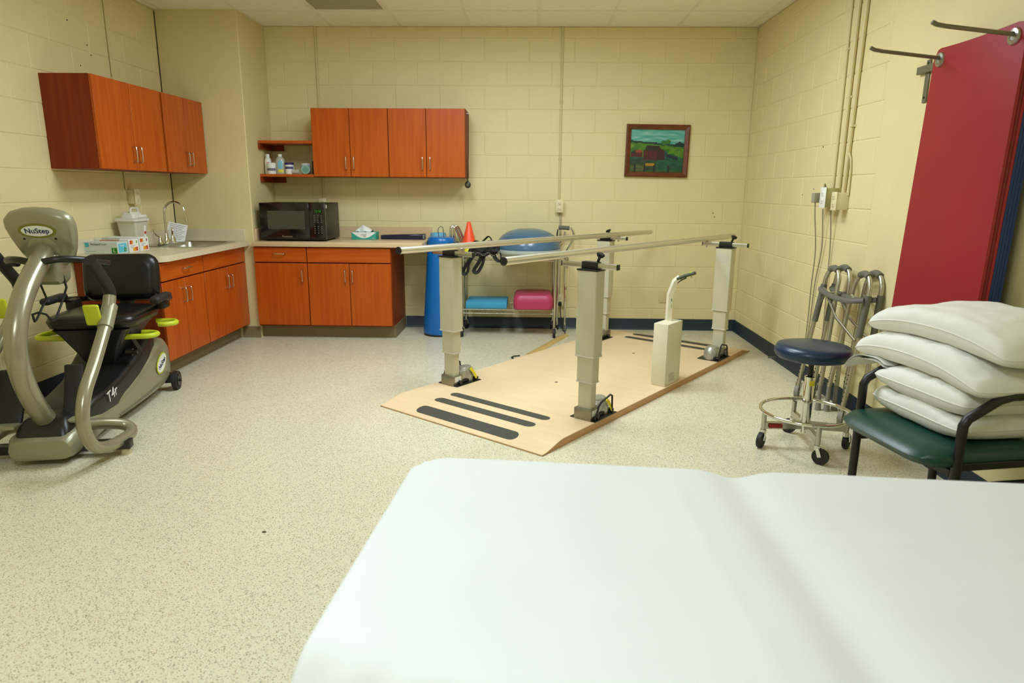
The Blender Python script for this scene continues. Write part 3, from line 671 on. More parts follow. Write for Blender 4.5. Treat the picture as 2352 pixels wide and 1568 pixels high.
# ------------------------------------------------------------------ parallel bars on their platform
BO = (-.918, 3.925, 0); BR_ = math.atan2(-.6046, .7965)
pb = thing('parallel_bars', 'height-adjustable parallel bars with grey columns on a maple platform', 'parallel bars', BO, BR_)
ply_m = mat('maple_laminate', (231, 205, 162), .38, var=.03, scale=4, stretch=(1, 6, 1))
edge_m = mat('plywood_edge', (206, 160, 104), .5, var=.06, scale=10, stretch=(1, 1, 30))
PW, PL_, PT = 1.25, 2.97, .045
def ramp(v):          # deck height along the length, ramped at both ends
    a = .2
    if v < a: t_ = v/a; return .009+(PT-.009)*(t_*t_*(3-2*t_))
    if v > PL_-a: t_ = (PL_-v)/a; return .009+(PT-.009)*(t_*t_*(3-2*t_))
    return PT
vv = [i*.2/8 for i in range(9)]+[.6, 1.0, 1.5, 2.0, 2.4]+[PL_-.2+i*.2/8 for i in range(9)]
tri = .004
top = MB(); rows = [[(0, v, ramp(v)), (PW, v, ramp(v))] for v in vv]
vs = [p for r in rows for p in r]; top.add(vs+[(x, y, z-.004) for x, y, z in vs], [(2*i, 2*i+1, 2*i+3, 2*i+2) for i in range(len(vv)-1)])
n_ = len(vs); fs = []
for i in range(len(vv)-1):
    fs += [(2*i, 2*i+2, n_+2*i+2, n_+2*i), (2*i+1, n_+2*i+1, n_+2*i+3, 2*i+3)]
fs += [(0, n_, n_+1, 1), (2*len(vv)-2, 2*len(vv)-1, n_+2*len(vv)-1, n_+2*len(vv)-2)]
top.f += fs
top.build('deck', ply_m, pb, smooth=30)
sk = MB()
for x in (0.002, PW-.002):
    poly = [(v, ramp(v)-.004) for v in vv]
    o_ = len(sk.v); m_ = len(vv)
    for v, z in poly: sk.v += [Vector((x, v, z)), Vector((x, v, .0))]
    sk.f += [(o_+2*i, o_+2*i+1, o_+2*i+3, o_+2*i+2) for i in range(m_-1)]
sk.box(.002, PW-.002, .001, .004, 0, .006).box(.002, PW-.002, PL_-.004, PL_-.001, 0, .006)
sk.build('edge_band', edge_m, pb, smooth=0)
grip_m = mat('grip_tape', (74, 72, 62), .85, var=.12, scale=200, bump=.4, bscale=400)
for vc, w in ((.085, .04), (.238, .037), (.378, .033), (2.61, .035), (2.76, .037), (2.9, .05)):
    vs = []; top_ = []
    pts = [(.26+w*0+w*math.cos(a), vc+w*math.sin(a)) for a in [PI/2+i/8*PI for i in range(9)]]
    pts = [(.255+w+w*math.cos(a), vc+w*math.sin(a)) for a in [PI/2+i/8*PI for i in range(9)]]+[(1.02-w+w*math.cos(a), vc+w*math.sin(a)) for a in [-PI/2+i/8*PI for i in range(9)]]
    # split into thin lengthwise quads so the strip follows the ramp
    mb = MB(); k = 9
    L_ = [(pts[i][0], pts[i][1]) for i in range(9)]; R2 = [(pts[17-i][0], pts[17-i][1]) for i in range(9)]
    vs = []
    for (a, b_), (c_, d_) in zip(L_, R2): vs += [(a, b_, ramp(b_)+.0012), (c_, d_, ramp(d_)+.0012)]
    mb.add(vs, [(2*i, 2*i+1, 2*i+3, 2*i+2) for i in range(8)])
    mb.build('grip_strip', grip_m, pb)
mot_m = mat('motor_silver', (176, 176, 166), .35, .6)
yel_m = mat('safety_yellow', (232, 214, 30), .45)
def sleeve(mb, uc, vc, wu, wv, z0, z1, r=.008): return mb.loft([[(a, b_, z) for a, b_ in rrect(uc-wu/2, uc+wu/2, vc-wv/2, vc+wv/2, r, 3)] for z in (z0, z1)])
def column(uc, vc, sgn, side, knob_ang, sticker=False, lever=True):
    # sgn: +1 motor behind the column (towards +v), -1 in front; side: +1 handrail lies towards +u
    c = sleeve(MB(), uc, vc, .088, .058, .1, .28).build('column', greyp_m, pb)
    sleeve(MB(), uc, vc, .106, .072, .265, .43).build('column_sleeve', greyp_m, c)
    s1 = sleeve(MB(), uc, vc, .126, .088, .415, .895).build('column_sleeve', greyp_m, c)
    for w_, d_, z in ((.112, .078, .262), (.132, .094, .412)):
        sleeve(MB(), uc, vc, w_, d_, z, z+.008).build('lip', mat('lip_light', (206, 202, 182), .4), c)
    sleeve(MB(), uc, vc, .132, .094, .895, .903, .006).build('cap_plate', blackp_m, c)
    # silver foot bracket, black base plate, motor dome
    MB().rbox(uc-.057, uc+.057, vc-.045, vc+.045, PT, .112, .004).build('foot_bracket', mat('foot_steel', (150, 146, 128), .35, .8), c)
    v1 = vc+sgn*.20
    MB().box(uc-.085, uc+.085, min(vc-sgn*.04, v1), max(vc-sgn*.04, v1), PT, PT+.005).build('base_plate', blackp_m, c)
    dm = MB(); rr = [(.07, PT+.004), (.072, PT+.045), (.064, PT+.075), (.045, PT+.098), (.0, PT+.106)]
    dm.lathe(rr, (uc, vc+sgn*.125, 0), 24, Matrix.Diagonal((.85, 1.05, 1, 1))); dm.rbox(uc-.05, uc+.05, min(vc+sgn*.03, vc+sgn*.12), max(vc+sgn*.03, vc+sgn*.12), PT+.005, PT+.085, .015)
    dm.build('motor_housing', mot_m, c)
    mk = MB().rbox(uc+.04, uc+.058, min(vc, vc+sgn*.19), max(vc, vc+sgn*.19), PT+.004, PT+.03, .006).cyl((uc+.06, vc+sgn*.01, PT+.02), (uc+.075, vc+sgn*.01, PT+.02), .014, n=12).cyl((uc+.06, vc+sgn*.18, PT+.02), (uc+.072, vc+sgn*.18, PT+.02), .008, n=10)
    mk.build('pivot_rail', blackp_m, c)
    us = uc+.07 if side < 0 else uc-.075
    lp = [(us, vc-.02*sgn, PT+.005), (us+.004, vc+.01*sgn, PT+.08), (us+.006, vc+.03*sgn, PT+.1), (us+.008, vc+.13*sgn, PT+.125), (us+.008, vc+.15*sgn, PT+.115), (us, vc+.17*sgn, PT+.005)]
    MB().tube(lp, .0055, 8).build('foot_loop', blackr_m, c)
    if lever:
        MB().tube([(uc+.06, vc+.12*sgn, PT+.095), (uc+.066, vc+.14*sgn, PT+.07), (uc+.07, vc+.17*sgn, PT+.02)], .012, 8, ry=.003, normal=(0, 1, 0)).build('release_lever', yel_m, c)
        MB().box(uc+.0572, uc+.0578, min(vc-.03*sgn, vc+.03*sgn), max(vc-.03*sgn, vc+.03*sgn), PT+.025, PT+.06).build('data_plate', wpaper_m, c)
    # cross bar, clamp and star knob
    a, b_ = (uc-.145, uc+.2) if side > 0 else (uc-.185, uc+.165)
    zc = .922
    x = MB().rbox(a, b_, vc-.015, vc+.015, zc-.015, zc+.015, .003).build('crossbar', alu_m, c)
    for e_ in (a-.006, b_): MB().rbox(e_, e_+.006, vc-.015, vc+.015, zc-.015, zc+.015, .002).build('crossbar_cap', blackp_m, c)
    MB().rbox(uc-.05, uc+.05, vc-.022, vc+.022, .903, .943, .003).build('clamp', blackp_m, c)
    kd = Vector((math.cos(knob_ang)*.5, -.15, 1)).normalized(); p0 = Vector((uc+.035, vc+.01, .943)); p1 = p0+kd*.03
    kn = MB().cyl(p0, p1, .007, .009, 10); kn.cyl(p1, p1+kd*.022, .013, .015, 14)
    q1 = kd.orthogonal().normalized(); q2 = kd.cross(q1)
    for i in range(5):
        an = 2*PI*i/5; dd = q1*math.cos(an)+q2*math.sin(an); kn.cyl(p1+kd*.010+dd*.006, p1+kd*.014+dd*.022, .008, .0075, 8)
    kn.build('clamp_knob', blackp_m, c)
    if sticker:
        st = MB().box(uc-.04, uc+.035, vc-.0448, vc-.044, .79, .85).build('rating_label', mat('label_grey', (196, 190, 172), .5), c)
    return c
VF, VR = .535, 2.47
column(.105, VF, 1, 1, 0); column(1.17, VF, 1, -1, 0); column(1.17, VR, -1, -1, 0, sticker=True, lever=False); column(.105, VR, -1, 1, PI, lever=False)
rail_m = mat('rail_metal', (222, 220, 208), .34, .92, var=.02)
for (a, b_) in (((.217, .0, .978), (.228, 3.05, .95)), ((1.008, -.02, .975), (1.014, 3.03, .955))):
    A = Vector(a); B = Vector(b_); d = (B-A).normalized()
    h = MB().cyl(A, B, .0205, n=24).build('handrail', rail_m, pb)
    MB().cyl(A-d*.006, A+d*.002, .0215, n=24).build('end_cap', blackr_m, h)
    MB().lathe([(.0205, 0), (.019, .006), (.012, .012), (0, .014)], B, 20, d.to_track_quat('Z', 'Y').to_matrix().to_4x4()).build('end_cap', mat('end_grey', (170, 160, 126), .4, .7), h)
    for v in (VF, VR):
        p = A+d*((v-A.y)/d.y)
        MB().cyl((p.x, v, .935), (p.x, v, p.z-.018), .0095, n=12).cyl((p.x, v, .893), (p.x, v, .91), .006, .008, 10).build('support_pin', steel_m, h)
ctl_m = mat('control_ivory', (222, 216, 186), .4, var=.02)
cb = MB().rbox(1.137, 1.24, 1.39, 1.61, PT, .468, .004).build('control_box', ctl_m, pb)
ca_ = [(1.17, 1.535, .466), (1.17, 1.535, .645), (1.2, 1.54, .735), (1.23, 1.545, .76)]
MB().tube(ca_, .018, 4, ry=.024, normal=(0, 1, 0)).build('control_arm', mat('arm_ivory', (228, 222, 196), .4), cb)
hs = MB().tube([(1.215, 1.54, .752), (1.26, 1.545, .775), (1.33, 1.55, .80)], .02, 8, ry=.011, normal=(0, 1, 0)).build('hand_switch', mat('switch_dark', (52, 58, 44), .4), cb)
MB().tube([(1.205, 1.54, .715), (1.235, 1.54, .742), (1.275, 1.545, .765)], .004, 6).build('strain_relief', blackp_m, cb)
MB().rbox(1.295, 1.31, 1.535, 1.56, .799, .806, .002).build('button', mat('lime_button', (170, 210, 40), .4), cb)
MB().box(1.186, 1.1885, 1.527, 1.543, .6, .62).build('label_frame', blackp_m, cb)
MB().box(1.186, 1.1885, 1.527, 1.543, .555, .585).build('lime_sticker', mat('lime_sticker', (168, 172, 44), .5), cb)
for v, z in ((1.405, .455), (1.595, .455), (1.405, .06), (1.595, .06)): MB().cyl((1.239, v, z), (1.242, v, z), .004, n=8).build('screw', steel_m, cb)
rl = MB()
for k in range(6): rl.box(1.24, 1.2404, 1.44, 1.53-.01*(k % 2), .07+.01*k, .075+.01*k)
rl.build('rating_print', mat('pale_print', (176, 172, 150), .6), cb)
MB().ell((.62, 1.02, PT+.0005), (.011, .011, .002), 12, 6).build('bolt_head', mat('bolt_dark', (110, 92, 66), .4, .6), pb)
MB().ell((.62, 2.1, PT+.0005), (.011, .011, .002), 12, 6).build('bolt_head', mat('bolt_dark', (110, 92, 66), .4, .6), pb)

# ------------------------------------------------------------------ wire cart and what lies on it
ct = thing('wire_cart', 'chrome two-shelf wire cart on casters against the block wall', 'cart', (-.19, 6.16, 0))
CX0, CX1, CY0, CY1 = -.612, .232, 5.975, 6.352
wire_m = mat('wire_chrome', (205, 203, 190), .2, 1)
for x in (CX0, CX1):
    for y in (CY0, CY1):
        p = MB().cyl((x, y, .095), (x, y, .79 if y == CY1 else .7405), .0125, n=14).build('post', wire_m, ct, world=True)
        mb = MB()
        for k in range(12): mb.cyl((x, y, .14+.05*k), (x, y, .1415+.05*k), .0132, n=14)
        mb.build('groove', steel_m, p, world=True)
        w = MB().cyl((x-.011, y-.014, .042), (x+.011, y-.014, .042), .042, n=20).build('caster_wheel', blackr_m, ct, world=True)
        MB().tube([(x-.015, y-.014, .042), (x-.015, y-.004, .085), (x+.015, y-.004, .085), (x+.015, y-.014, .042)], .004, 6, ry=.01).cyl((x, y, .08), (x, y, .1), .01, n=10).build('caster_fork', steel_m, ct, world=True)
for z in (.252, .735):
    sh = MB()
    for zz in (z, z-.035):
        sh.tube([(CX0, CY0, zz), (CX1, CY0, zz), (CX1, CY1, zz), (CX0, CY1, zz)], .0032, 6, closed=True)
    fr = sh.build('shelf', wire_m, ct, world=True)
    zg = MB(); k = 16
    for y in (CY0, CY1): zg.tube([(CX0+(CX1-CX0)*i/(2*k), y, z if i % 2 else z-.035) for i in range(2*k+1)], .002, 5)
    for x in (CX0, CX1): zg.tube([(x, CY0+(CY1-CY0)*i/14, z if i % 2 else z-.035) for i in range(15)], .002, 5)
    zg.build('truss_wire', wire_m, fr, world=True)
    dw = MB()
    for i in range(31): x = CX0+.012+(CX1-CX0-.024)*i/30; dw.cyl((x, CY0, z+.003), (x, CY1, z+.003), .0019, n=5, cap=False)
    dk = dw.build('deck_wire', wire_m, fr, world=True)
# blue foam pad and pink step on the lower shelf
bp_m = mat('blue_foam', (58, 150, 190), .6, var=.03); pkm = mat('magenta_plastic', (176, 52, 88), .45, var=.05, scale=60, bump=.15, bscale=150)
solo('balance_pad', MB().rbox(-.578, -.203, 5.985, 6.34, .2575, .318, .006), bp_m, 'flat sky-blue foam balance pad on the lower cart shelf', 'balance pad', origin=(-.39, 6.16, .2575))
t = thing('exercise_bolster_block', 'chunky magenta rounded cushion block on the lower cart shelf', 'cushion', (.038, 6.14, .2575))
mb = MB().loft([[(a, b_-.0, z) for a, b_ in rrect(-w, w, -d_, d_, .05, 6)] for w, d_, z in ((.165, .195, 0), (.178, .208, .012), (.181, .211, .07), (.176, .206, .105), (.160, .19, .13), (.13, .16, .138))])
mb.build('shell', pkm, t); 
# half dome trainer
t = thing('dome_trainer', 'blue-grey inflated half-dome balance trainer on the upper cart shelf', 'balance trainer', (-.015, 6.085, .7405))
dome_m = mat('dome_vinyl', (70, 104, 128), .22, var=.03)
n_ = 14; prof = [(.292, .045)]
for i in range(n_+1):
    a = i/n_*PI/2; prof.append((.296*math.cos(a)**.8, .055+.185*math.sin(a)))
prof[-1] = (0, .24)
MB().lathe(prof, n=48).build('dome', dome_m, t)
rp = MB()
for i in range(3): r_ = .275-.035*i; z = .055+.185*math.sin(math.acos(min(1, (r_/.296))**1.25)); rp.tube([(r_*math.cos(a), r_*math.sin(a), z) for a in [j/48*2*PI for j in range(48)]], .0012, 5, closed=True)
rp.build('ridge', dome_m, t)
MB().lathe([(0, 0), (.25, 0), (.265, .012), (.298, .03), (.303, .042), (.303, .058), (.296, .06), (.285, .056)], n=48).build('base', mat('dome_base', (178, 186, 180), .45), t)
# cones
def cone(label, x, y, z, m, group='cones on the cart'):
    t = thing('traffic_cone', label, 'cone', (x, y, z), 0, group)
    MB().rbox(-.082, .082, -.082, .082, 0, .007, .003).build('base', m, t)
    MB().lathe([(.064, .006), (.061, .014), (.016, .192), (.013, .196), (0, .196), (0, .19), (.012, .188), (.055, .01)], n=24).build('cone', m, t)
ye = mat('neon_yellow_cone', (236, 228, 20), .45); og = mat('orange_cone', (255, 84, 34), .42)
cone('neon yellow training cone under the orange one', -.563, 6.2, .741, ye)
cone('bright orange training cone stacked on the yellow one', -.563, 6.2, .833, og)
# bundle of black straps
sb = thing('strap_bundle', 'tangle of black webbing straps hanging over the cart shelf edge', 'straps', (-.40, 5.97, .742))
web = mat('black_webbing', (24, 23, 20), .75, var=.2, scale=120)
cam_m = mat('webbing_edge', (40, 38, 32), .7)
def strap(pts, w=.019, nrm=(.85, .5, .2)): MB().tube(pts, w, 8, sub=6, ry=.0035, normal=nrm).build('strap', web, sb)
strap([(-.09, -.02, .02), (-.14, -.03, -.04), (-.19, -.03, -.12), (-.2, -.03, -.15), (-.175, -.03, -.165), (-.15, -.03, -.13), (-.14, -.03, -.07), (-.08, -.03, .03)])
strap([(-.02, -.03, .03), (-.05, -.04, -.05), (-.095, -.04, -.12), (-.09, -.04, -.145), (-.06, -.04, -.14), (-.02, -.04, -.07), (.0, -.03, .03)])
strap([(.07, -.02, .06), (.085, -.03, 0), (.11, -.04, -.035), (.14, -.05, -.04), (.145, -.05, .0), (.13, -.04, .05), (.1, -.02, .09)])
strap([(-.11, .0, .06), (-.05, -.02, .1), (.0, .0, .145), (.03, .0, .17), (.055, 0, .15), (.06, 0, .1)])
strap([(-.12, .02, .1), (-.08, .0, .13), (-.02, -.01, .12), (.06, 0, .135), (.1, .02, .11), (.12, .02, .06)])
strap([(-.15, .0, .0), (-.1, -.02, .05), (0, -.04, .07), (.1, -.03, .08), (.13, .0, .03)], .02)
strap([(-.1, .02, .02), (-.04, -.03, .05), (.05, -.04, .04), (.11, -.01, .02)], .022)
strap([(-.07, -.02, .0), (-.02, -.045, .08), (.04, -.04, .1), (.1, -.02, .05), (.05, 0, .01)], .02)
strap([(-.14, -.03, .03), (-.1, -.05, .09), (-.03, -.055, .05), (.03, -.055, .1), (.09, -.05, .05), (.13, -.03, .1)], .017, (0, 0, 1))
strap([(-.13, -.02, .09), (-.06, -.05, .02), (.02, -.055, .02), (.08, -.05, .09), (.12, -.02, .12)], .017, (0, 0, 1))
mb = MB()
for i in range(14): mb.box(-.08+.0125*i, -.074+.0125*i, -.066, -.062, .018+.012*math.sin(i*.9), .024+.012*math.sin(i*.9))
mb.build('stitching', mat('pale_thread', (150, 146, 132), .7), sb)
MB().ell((-.01, .0, .06), (.13, .055, .055), 20, 10).build('rolled_webbing', web, sb)
# blue bolster roll, pale roll behind, chrome frame, canes
t = thing('foam_bolster', 'tall bright blue vinyl bolster standing upright with a black strap handle', 'bolster', (-.832, 6.06, 0))
tilt = Matrix.Rotation(.035, 4, 'Y') @ Matrix.Rotation(-.02, 4, 'X')
MB().lathe([(0, .006), (.132, .006), (.148, .02), (.15, .05), (.126, .86), (.121, .885), (.108, .897), (0, .9)], n=36, M=tilt).build('cover', mat('blue_vinyl', (4, 102, 178), .28, var=.03), t)
MB().lathe([(0, 0), (.136, 0), (.14, .012), (.13, .02), (0, .02)], n=36, M=tilt).build('foot_ring', blackr_m, t)
MB().tube([tilt @ Vector(p) for p in ((-.02, -.03, .895), (-.03, -.03, .96), (-.012, -.03, .99), (.01, -.03, .985), (.02, -.03, .94), (.022, -.03, .895))], .011, 8, sub=6, ry=.0025, normal=(0, 1, 0)).build('strap_handle', blackr_m, t)
MB().ell((.1, -.075, .84), (.018, .01, .022), 10, 6).build('zip_end', blackp_m, t)
solo('foam_roll', MB().lathe([(0, 0), (.07, 0), (.075, .01), (.075, .9), (.07, .92), (0, .925)], (-.86, 6.29, .001), 28), mat('pale_blue_foam', (120, 180, 214), .6), 'pale blue foam roll standing behind the bright blue bolster', 'foam roll', origin=(-.86, 6.29, .001))
t = thing('tube_frame', 'chrome bent-tube frame leaning between bolster and orange cone', 'frame', (-.66, 6.27, 0))
for k, x in enumerate((-.0, .03)):
    MB().tube([(-.035+x, -.02, .013), (-.06+x, -.03, .45), (-.075+x, -.035, .92), (-.068+x, -.03, .975), (-.045+x, -.02, .985), (-.02+x, .0, .94), (.03+x, .04, .8)], .012, 10, sub=5).build('tube', chrome_m, t)
t = thing('offset_cane', 'chrome offset-handle cane with grey grip beside the wire cart', 'cane', (.345, 6.27, 0), 0, 'canes beside the cart')
MB().tube([(0, 0, .03), (-.002, 0, .3), (-.012, 0, .66), (.0, 0, .76), (.03, 0, .82), (.06, 0, .88), (.062, 0, .93), (.045, 0, .965), (.02, 0, .975), (-.075, 0, .978)], .0105, 12, sub=5).build('shaft', chrome_m, t)
MB().tube([(-.08, 0, .979), (-.03, 0, .979), (.02, 0, .975)], .019, 12).build('grip', mat('grey_foam_grip', (96, 96, 90), .7), t)
MB().lathe([(.017, 0), (.018, .012), (.014, .045), (.011, .06), (0, .06)], n=16).build('rubber_tip', mat('grey_tip', (110, 110, 102), .7), t)
MB().cyl((-.001, 0, .4), (-.001, 0, .425), .013, n=12).build('collar', steel_m, t)
t = thing('walking_stick', 'second chrome stick leaning behind the cart end', 'cane', (.272, 6.32, 0), 0, 'canes beside the cart')
MB().tube([(.0, .02, .02), (.005, .02, .6), (.0, .02, .78), (.02, .02, .84), (.055, .02, .9), (.06, .02, .94)], .011, 10, sub=4).build('shaft', chrome_m, t)
MB().tube([(-.01, .015, .72), (-.015, .01, .82), (-.018, .0, .9), (-.012, 0, .96)], .006, 8, sub=4).build('wrist_strap', blackr_m, t)
MB().lathe([(.016, 0), (.017, .01), (.012, .045), (0, .05)], (0, .02, 0), 14).build('rubber_tip', blackr_m, t)
# ------------------------------------------------------------------ seated cross trainer (local: u right, v back, z up)
st = thing('cross_trainer', 'seated recumbent cross trainer with grey shell, black seat and lime levers', 'exercise machine', (-2.36, 3.05, 0), math.atan2(.19, .982))
shell_m = mat('trainer_greige', (150, 146, 118), .3, .25, var=.02)
tubeg_m = mat('trainer_tube', (158, 152, 126), .26, .45, var=.02)
blk_m = mat('trainer_black', (24, 24, 20), .35)
seat_m = mat('black_vinyl', (16, 16, 14), .32)
lime_m = mat('lime_plastic', (196, 206, 36), .4)
def sec(v, w, zb, zt, r=.045, n=4): return [(a, v, b_) for a, b_ in rrect(-w, w, zb, zt, min(r, (zt-zb)*.45, w*.9), n)]
S = [(-.13, .10, .05, .1), (-.12, .135, .035, .13), (-.08, .15, .03, .155), (.06, .155, .03, .165), (.25, .15, .035, .16), (.42, .155, .04, .175), (.58, .175, .045, .215), (.75, .19, .05, .275), (.9, .2, .055, .335), (1.02, .205, .06, .37), (1.1, .203, .07, .368), (1.17, .195, .09, .32), (1.205, .17, .13, .25)]
MB().loft([sec(*s_) for s_ in S]).build('shell', shell_m, st)
C_ = [(.1, .12, .06, .19), (.2, .138, .06, .24), (.35, .15, .06, .25), (.5, .157, .06, .275), (.7, .178, .06, .345), (.85, .186, .07, .405), (.97, .18, .08, .425), (1.05, .15, .1, .41)]
MB().loft([sec(*s_, r=.03) for s_ in C_]).build('core_cover', blk_m, st)
text('T4r', .085, white_m, st, frame((.1545, .36, .213), (-.02, 1, .12), (0, -.1, 1)), name='model_lettering', extrude=.001, sx=1.1)
# oval badge on shell side
ov = lambda a, b_, n=28: [(a*math.cos(2*PI*i/n), b_*math.sin(2*PI*i/n)) for i in range(n)]
B1 = frame((.2045, .985, .225), (-.0, .93, .36), (0, -.3, 1))
bd = MB().prism(ov(.092, .056), .004, B1).build('badge', lime_m, st)
MB().prism(ov(.083, .046), .0055, B1).build('badge_face', wpaper_m, bd)
ink = mat('navy_ink', (30, 34, 84), .5)
text('NuStep', .042, ink, bd, B1 @ Matrix.Translation((0, 0, .0062)), bold=.0006)
# lower seam band
MB().tube([(.206, 1.1, .12), (.2035, .9, .105), (.194, .75, .09), (.178, .58, .08), (.158, .42, .07)], .003, 6, ry=.004).build('seam', mat('seam_dark', (112, 108, 84), .5), st)
# nose cover and front foot
MB().loft([[(a, b_, z) for a, b_ in rrect(-w, w, v0, v1, .03)] for w, v0, v1, z in ((.12, -.10, .13, .14), (.115, -.085, .125, .175), (.09, -.04, .11, .215), (.07, -.02, .09, .225))]).build('column_boot', blk_m, st)
fb = MB().rbox(-.36, .36, -.02, .035, .03, .075, .005).build('front_foot', blk_m, st)
for u in (-.33, .33): MB().cyl((u, .008, 0), (u, .008, .03), .026, .022, 16).build('leveling_foot', mat('foot_pad', (196, 180, 140), .5), fb)
for u in (-1, 1):
    w = MB().cyl((u*.215, 1.15, .062), (u*.245, 1.15, .062), .062, n=24).build('transport_wheel', blackr_m, st)
    MB().cyl((u*.245, 1.15, .062), (u*.25, 1.15, .062), .04, n=20).cyl((u*.246, 1.15, .062), (u*.262, 1.15, .062), .008, n=10).build('hub', blk_m, w)
    MB().rbox(min(u*.14, u*.215), max(u*.14, u*.215), 1.12, 1.18, .05, .11, .006).build('wheel_arm', blk_m, st)
# curved column
colp = [(0, .04, .15), (0, -.03, .22), (0, -.12, .35), (0, -.172, .49), (0, -.178, .6), (0, -.14, .71), (0, -.055, .82), (0, .07, .92), (0, .17, .985), (0, .21, 1.02)]
MB().tube(colp, .046, 20, sub=6).build('column', tubeg_m, st)
# console, back towards the room
nrm = Vector((.0, -1, -.42)).normalized(); upv = Vector((0, -.42, 1)).normalized(); cc_ = Vector((0, .215, 1.075))
CF = frame(cc_, (1, 0, 0), upv)      # z axis of frame = x cross y = pointing to (0,-1,..)
out = [(-.155, .06), (-.15, .1), (-.12, .13), (-.06, .148), (0, .152), (.06, .148), (.12, .13), (.15, .1), (.155, .06), (.145, .0), (.125, -.07), (.1, -.125), (.07, -.15), (0, -.155), (-.07, -.15), (-.1, -.125), (-.125, -.07), (-.145, .0)]
ringc = lambda k, z: [tuple(CF @ Vector((x*k, y*k, z))) for x, y in out]
con = MB().loft([ringc(.93, -.03), ringc(1, -.02), ringc(1, .0), ringc(.97, .018), ringc(.88, .032), ringc(.6, .042)]).build('console', shell_m, st)
MB().loft([ringc(.88, -.03), ringc(.86, -.036)]).build('screen_panel', blk_m, con)
bg = MB().prism(ov(.085, .038), .003, CF @ Matrix.Translation((0, .055, .041))).build('badge', mat('badge_olive', (128, 128, 44), .35, .3), con)
MB().prism(ov(.07, .028), .0045, CF @ Matrix.Translation((0, .055, .041))).build('badge_face', wpaper_m, bg)
text('NuStep', .036, ink, bg, CF @ Matrix.Translation((0, .055, .0465)), bold=.0005)
for x in (-.07, .07): MB().cyl(CF @ Vector((x, .012, .036)), CF @ Vector((x, .012, .0425)), .006, n=10).build('screw_hole', blackp_m, con)
MB().lathe([(.05, 0), (.065, .004), (.068, .012), (.06, .016), (.03, .016)], CF @ Vector((0, -.045, .03)), 24, CF.to_3x3().to_4x4()).build('pivot_ring', shell_m, con)
MB().loft([[(a, b_, z) for a, b_ in rrect(-w, w, v0, v1, .015)] for w, v0, v1, z in ((.045, .2, .29, .84), (.055, .17, .31, .86), (.06, .16, .32, .93), (.06, .18, .32, .99))]).build('bracket', shell_m, st)
# console grab bar
for s in (-1, 1):
    MB().tube([(s*.03, .10, .965), (s*.10, .12, .975), (s*.17, .19, .965), (s*.21, .3, .94), (s*.215, .36, .93)], .0165, 12, sub=5).build('grab_bar', blk_m, st)
# wire bottle holder
MB().tube([(-.05, .2, .87), (-.035, .22, .77), (-.04, .11, .68), (-.04, .09, .675), (-.03, .06, .715), (.0, .055, .725), (.03, .06, .715), (.04, .09, .675), (.045, .11, .68), (.04, .22, .76), (.055, .24, .82), (.05, .22, .93)], .0055, 8).build('bottle_holder', blackr_m, st)
# swing arms with foam grips, lime levers and pedals
def arm(s, dv):
    k = lambda z: dv*max(0, min(1, (z-.1)/.6))
    P = [(.27, .197, .778), (.27, .155, .70), (.27, .10, .64), (.27, -.077, .484), (.27, -.19, .395), (.27, -.245, .31), (.27, -.252, .22), (.275, -.2, .125), (.29, -.1, .08), (.315, .02, .07), (.325, .1, .075), (.31, .14, .09), (.27, .145, .11), (.2, .11, .13), (.13, .07, .14)]
    P = [(s*a, b_+k(z), z) for a, b_, z in P]
    a_ = MB().tube(P, .0295, 16, sub=4).build('swing_arm', tubeg_m, st)
    G = [(s*a, b_+k(z), z) for a, b_, z in [(.27, .17, .725), (.27, .2, .78), (.27, .185, .83), (.27, .13, .885), (.27, .055, .955), (.27, .03, .978)]]
    MB().tube(G, .0285, 14, sub=4).build('foam_grip', blackr_m, a_)
    q = Vector(P[1]); MB().cyl(q+Vector((0, .03, .03)), q+Vector((0, -.06, -.065)), .036, n=18).build('clamp_collar', shell_m, a_)
    lv = MB().rbox(q.x-.085, q.x-.012, q.y-.07, q.y-.05, q.z-.055, q.z+.055, .0095, 3, Matrix.Rotation(.25, 3, 'X'))
    lv.build('release_lever', lime_m, a_)
arm(1, 0); arm(-1, .25)
for s, v0, uo in ((1, .07, .085), (-1, .0, -.16)):
    pd = MB().loft([[(uo+a*(.8 if s > 0 else 1.1), v_+b_*.25, z) for a, b_ in rrect(-.05, .05, -.06, .06, .025)] for v_, z in ((v0-.03, .2), (v0+.0, .25), (v0+.04, .35), (v0+.06, .42), (v0+.065, .44))]).build('pedal', blackr_m, st)
    MB().rbox(uo-.055, uo+.055, v0-.1, v0+.03, .185, .203, .006).build('heel_plate', shell_m, pd)
# seat on its post
MB().loft([[(a, b_, z) for a, b_ in rrect(-w, w, v0, v1, .03)] for w, v0, v1, z in ((.07, .62, .8, .3), (.09, .6, .86, .36), (.17, .56, .98, .5), (.2, .54, 1.0, .535))]).build('seat_post', blk_m, st)
MB().loft([[(a, b_, z) for a, b_ in rrect(-w, w, v0, v1, .07, 6)] for w, v0, v1, z in ((.2, .57, 1.0, .53), (.225, .54, 1.02, .545), (.235, .53, 1.03, .58), (.225, .54, 1.02, .605), (.17, .6, .97, .615))]).build('seat', seat_m, st, smooth=60)
tb = Matrix.Translation((0, 1.07, .765)) @ Matrix.Rotation(-.16, 4, 'X')
bk = MB(); 
for_r = lambda w, h, y, r: [tuple(tb @ Vector((a, y, b_))) for a, b_ in rrect(-w, w, -h, h, r, 6)]
bk.loft([for_r(.17, .10, -.045, .06), for_r(.205, .132, -.035, .065), for_r(.222, .147, 0, .07), for_r(.215, .142, .03, .065), for_r(.19, .12, .04, .06)]).build('seat_back', seat_m, st, smooth=60)
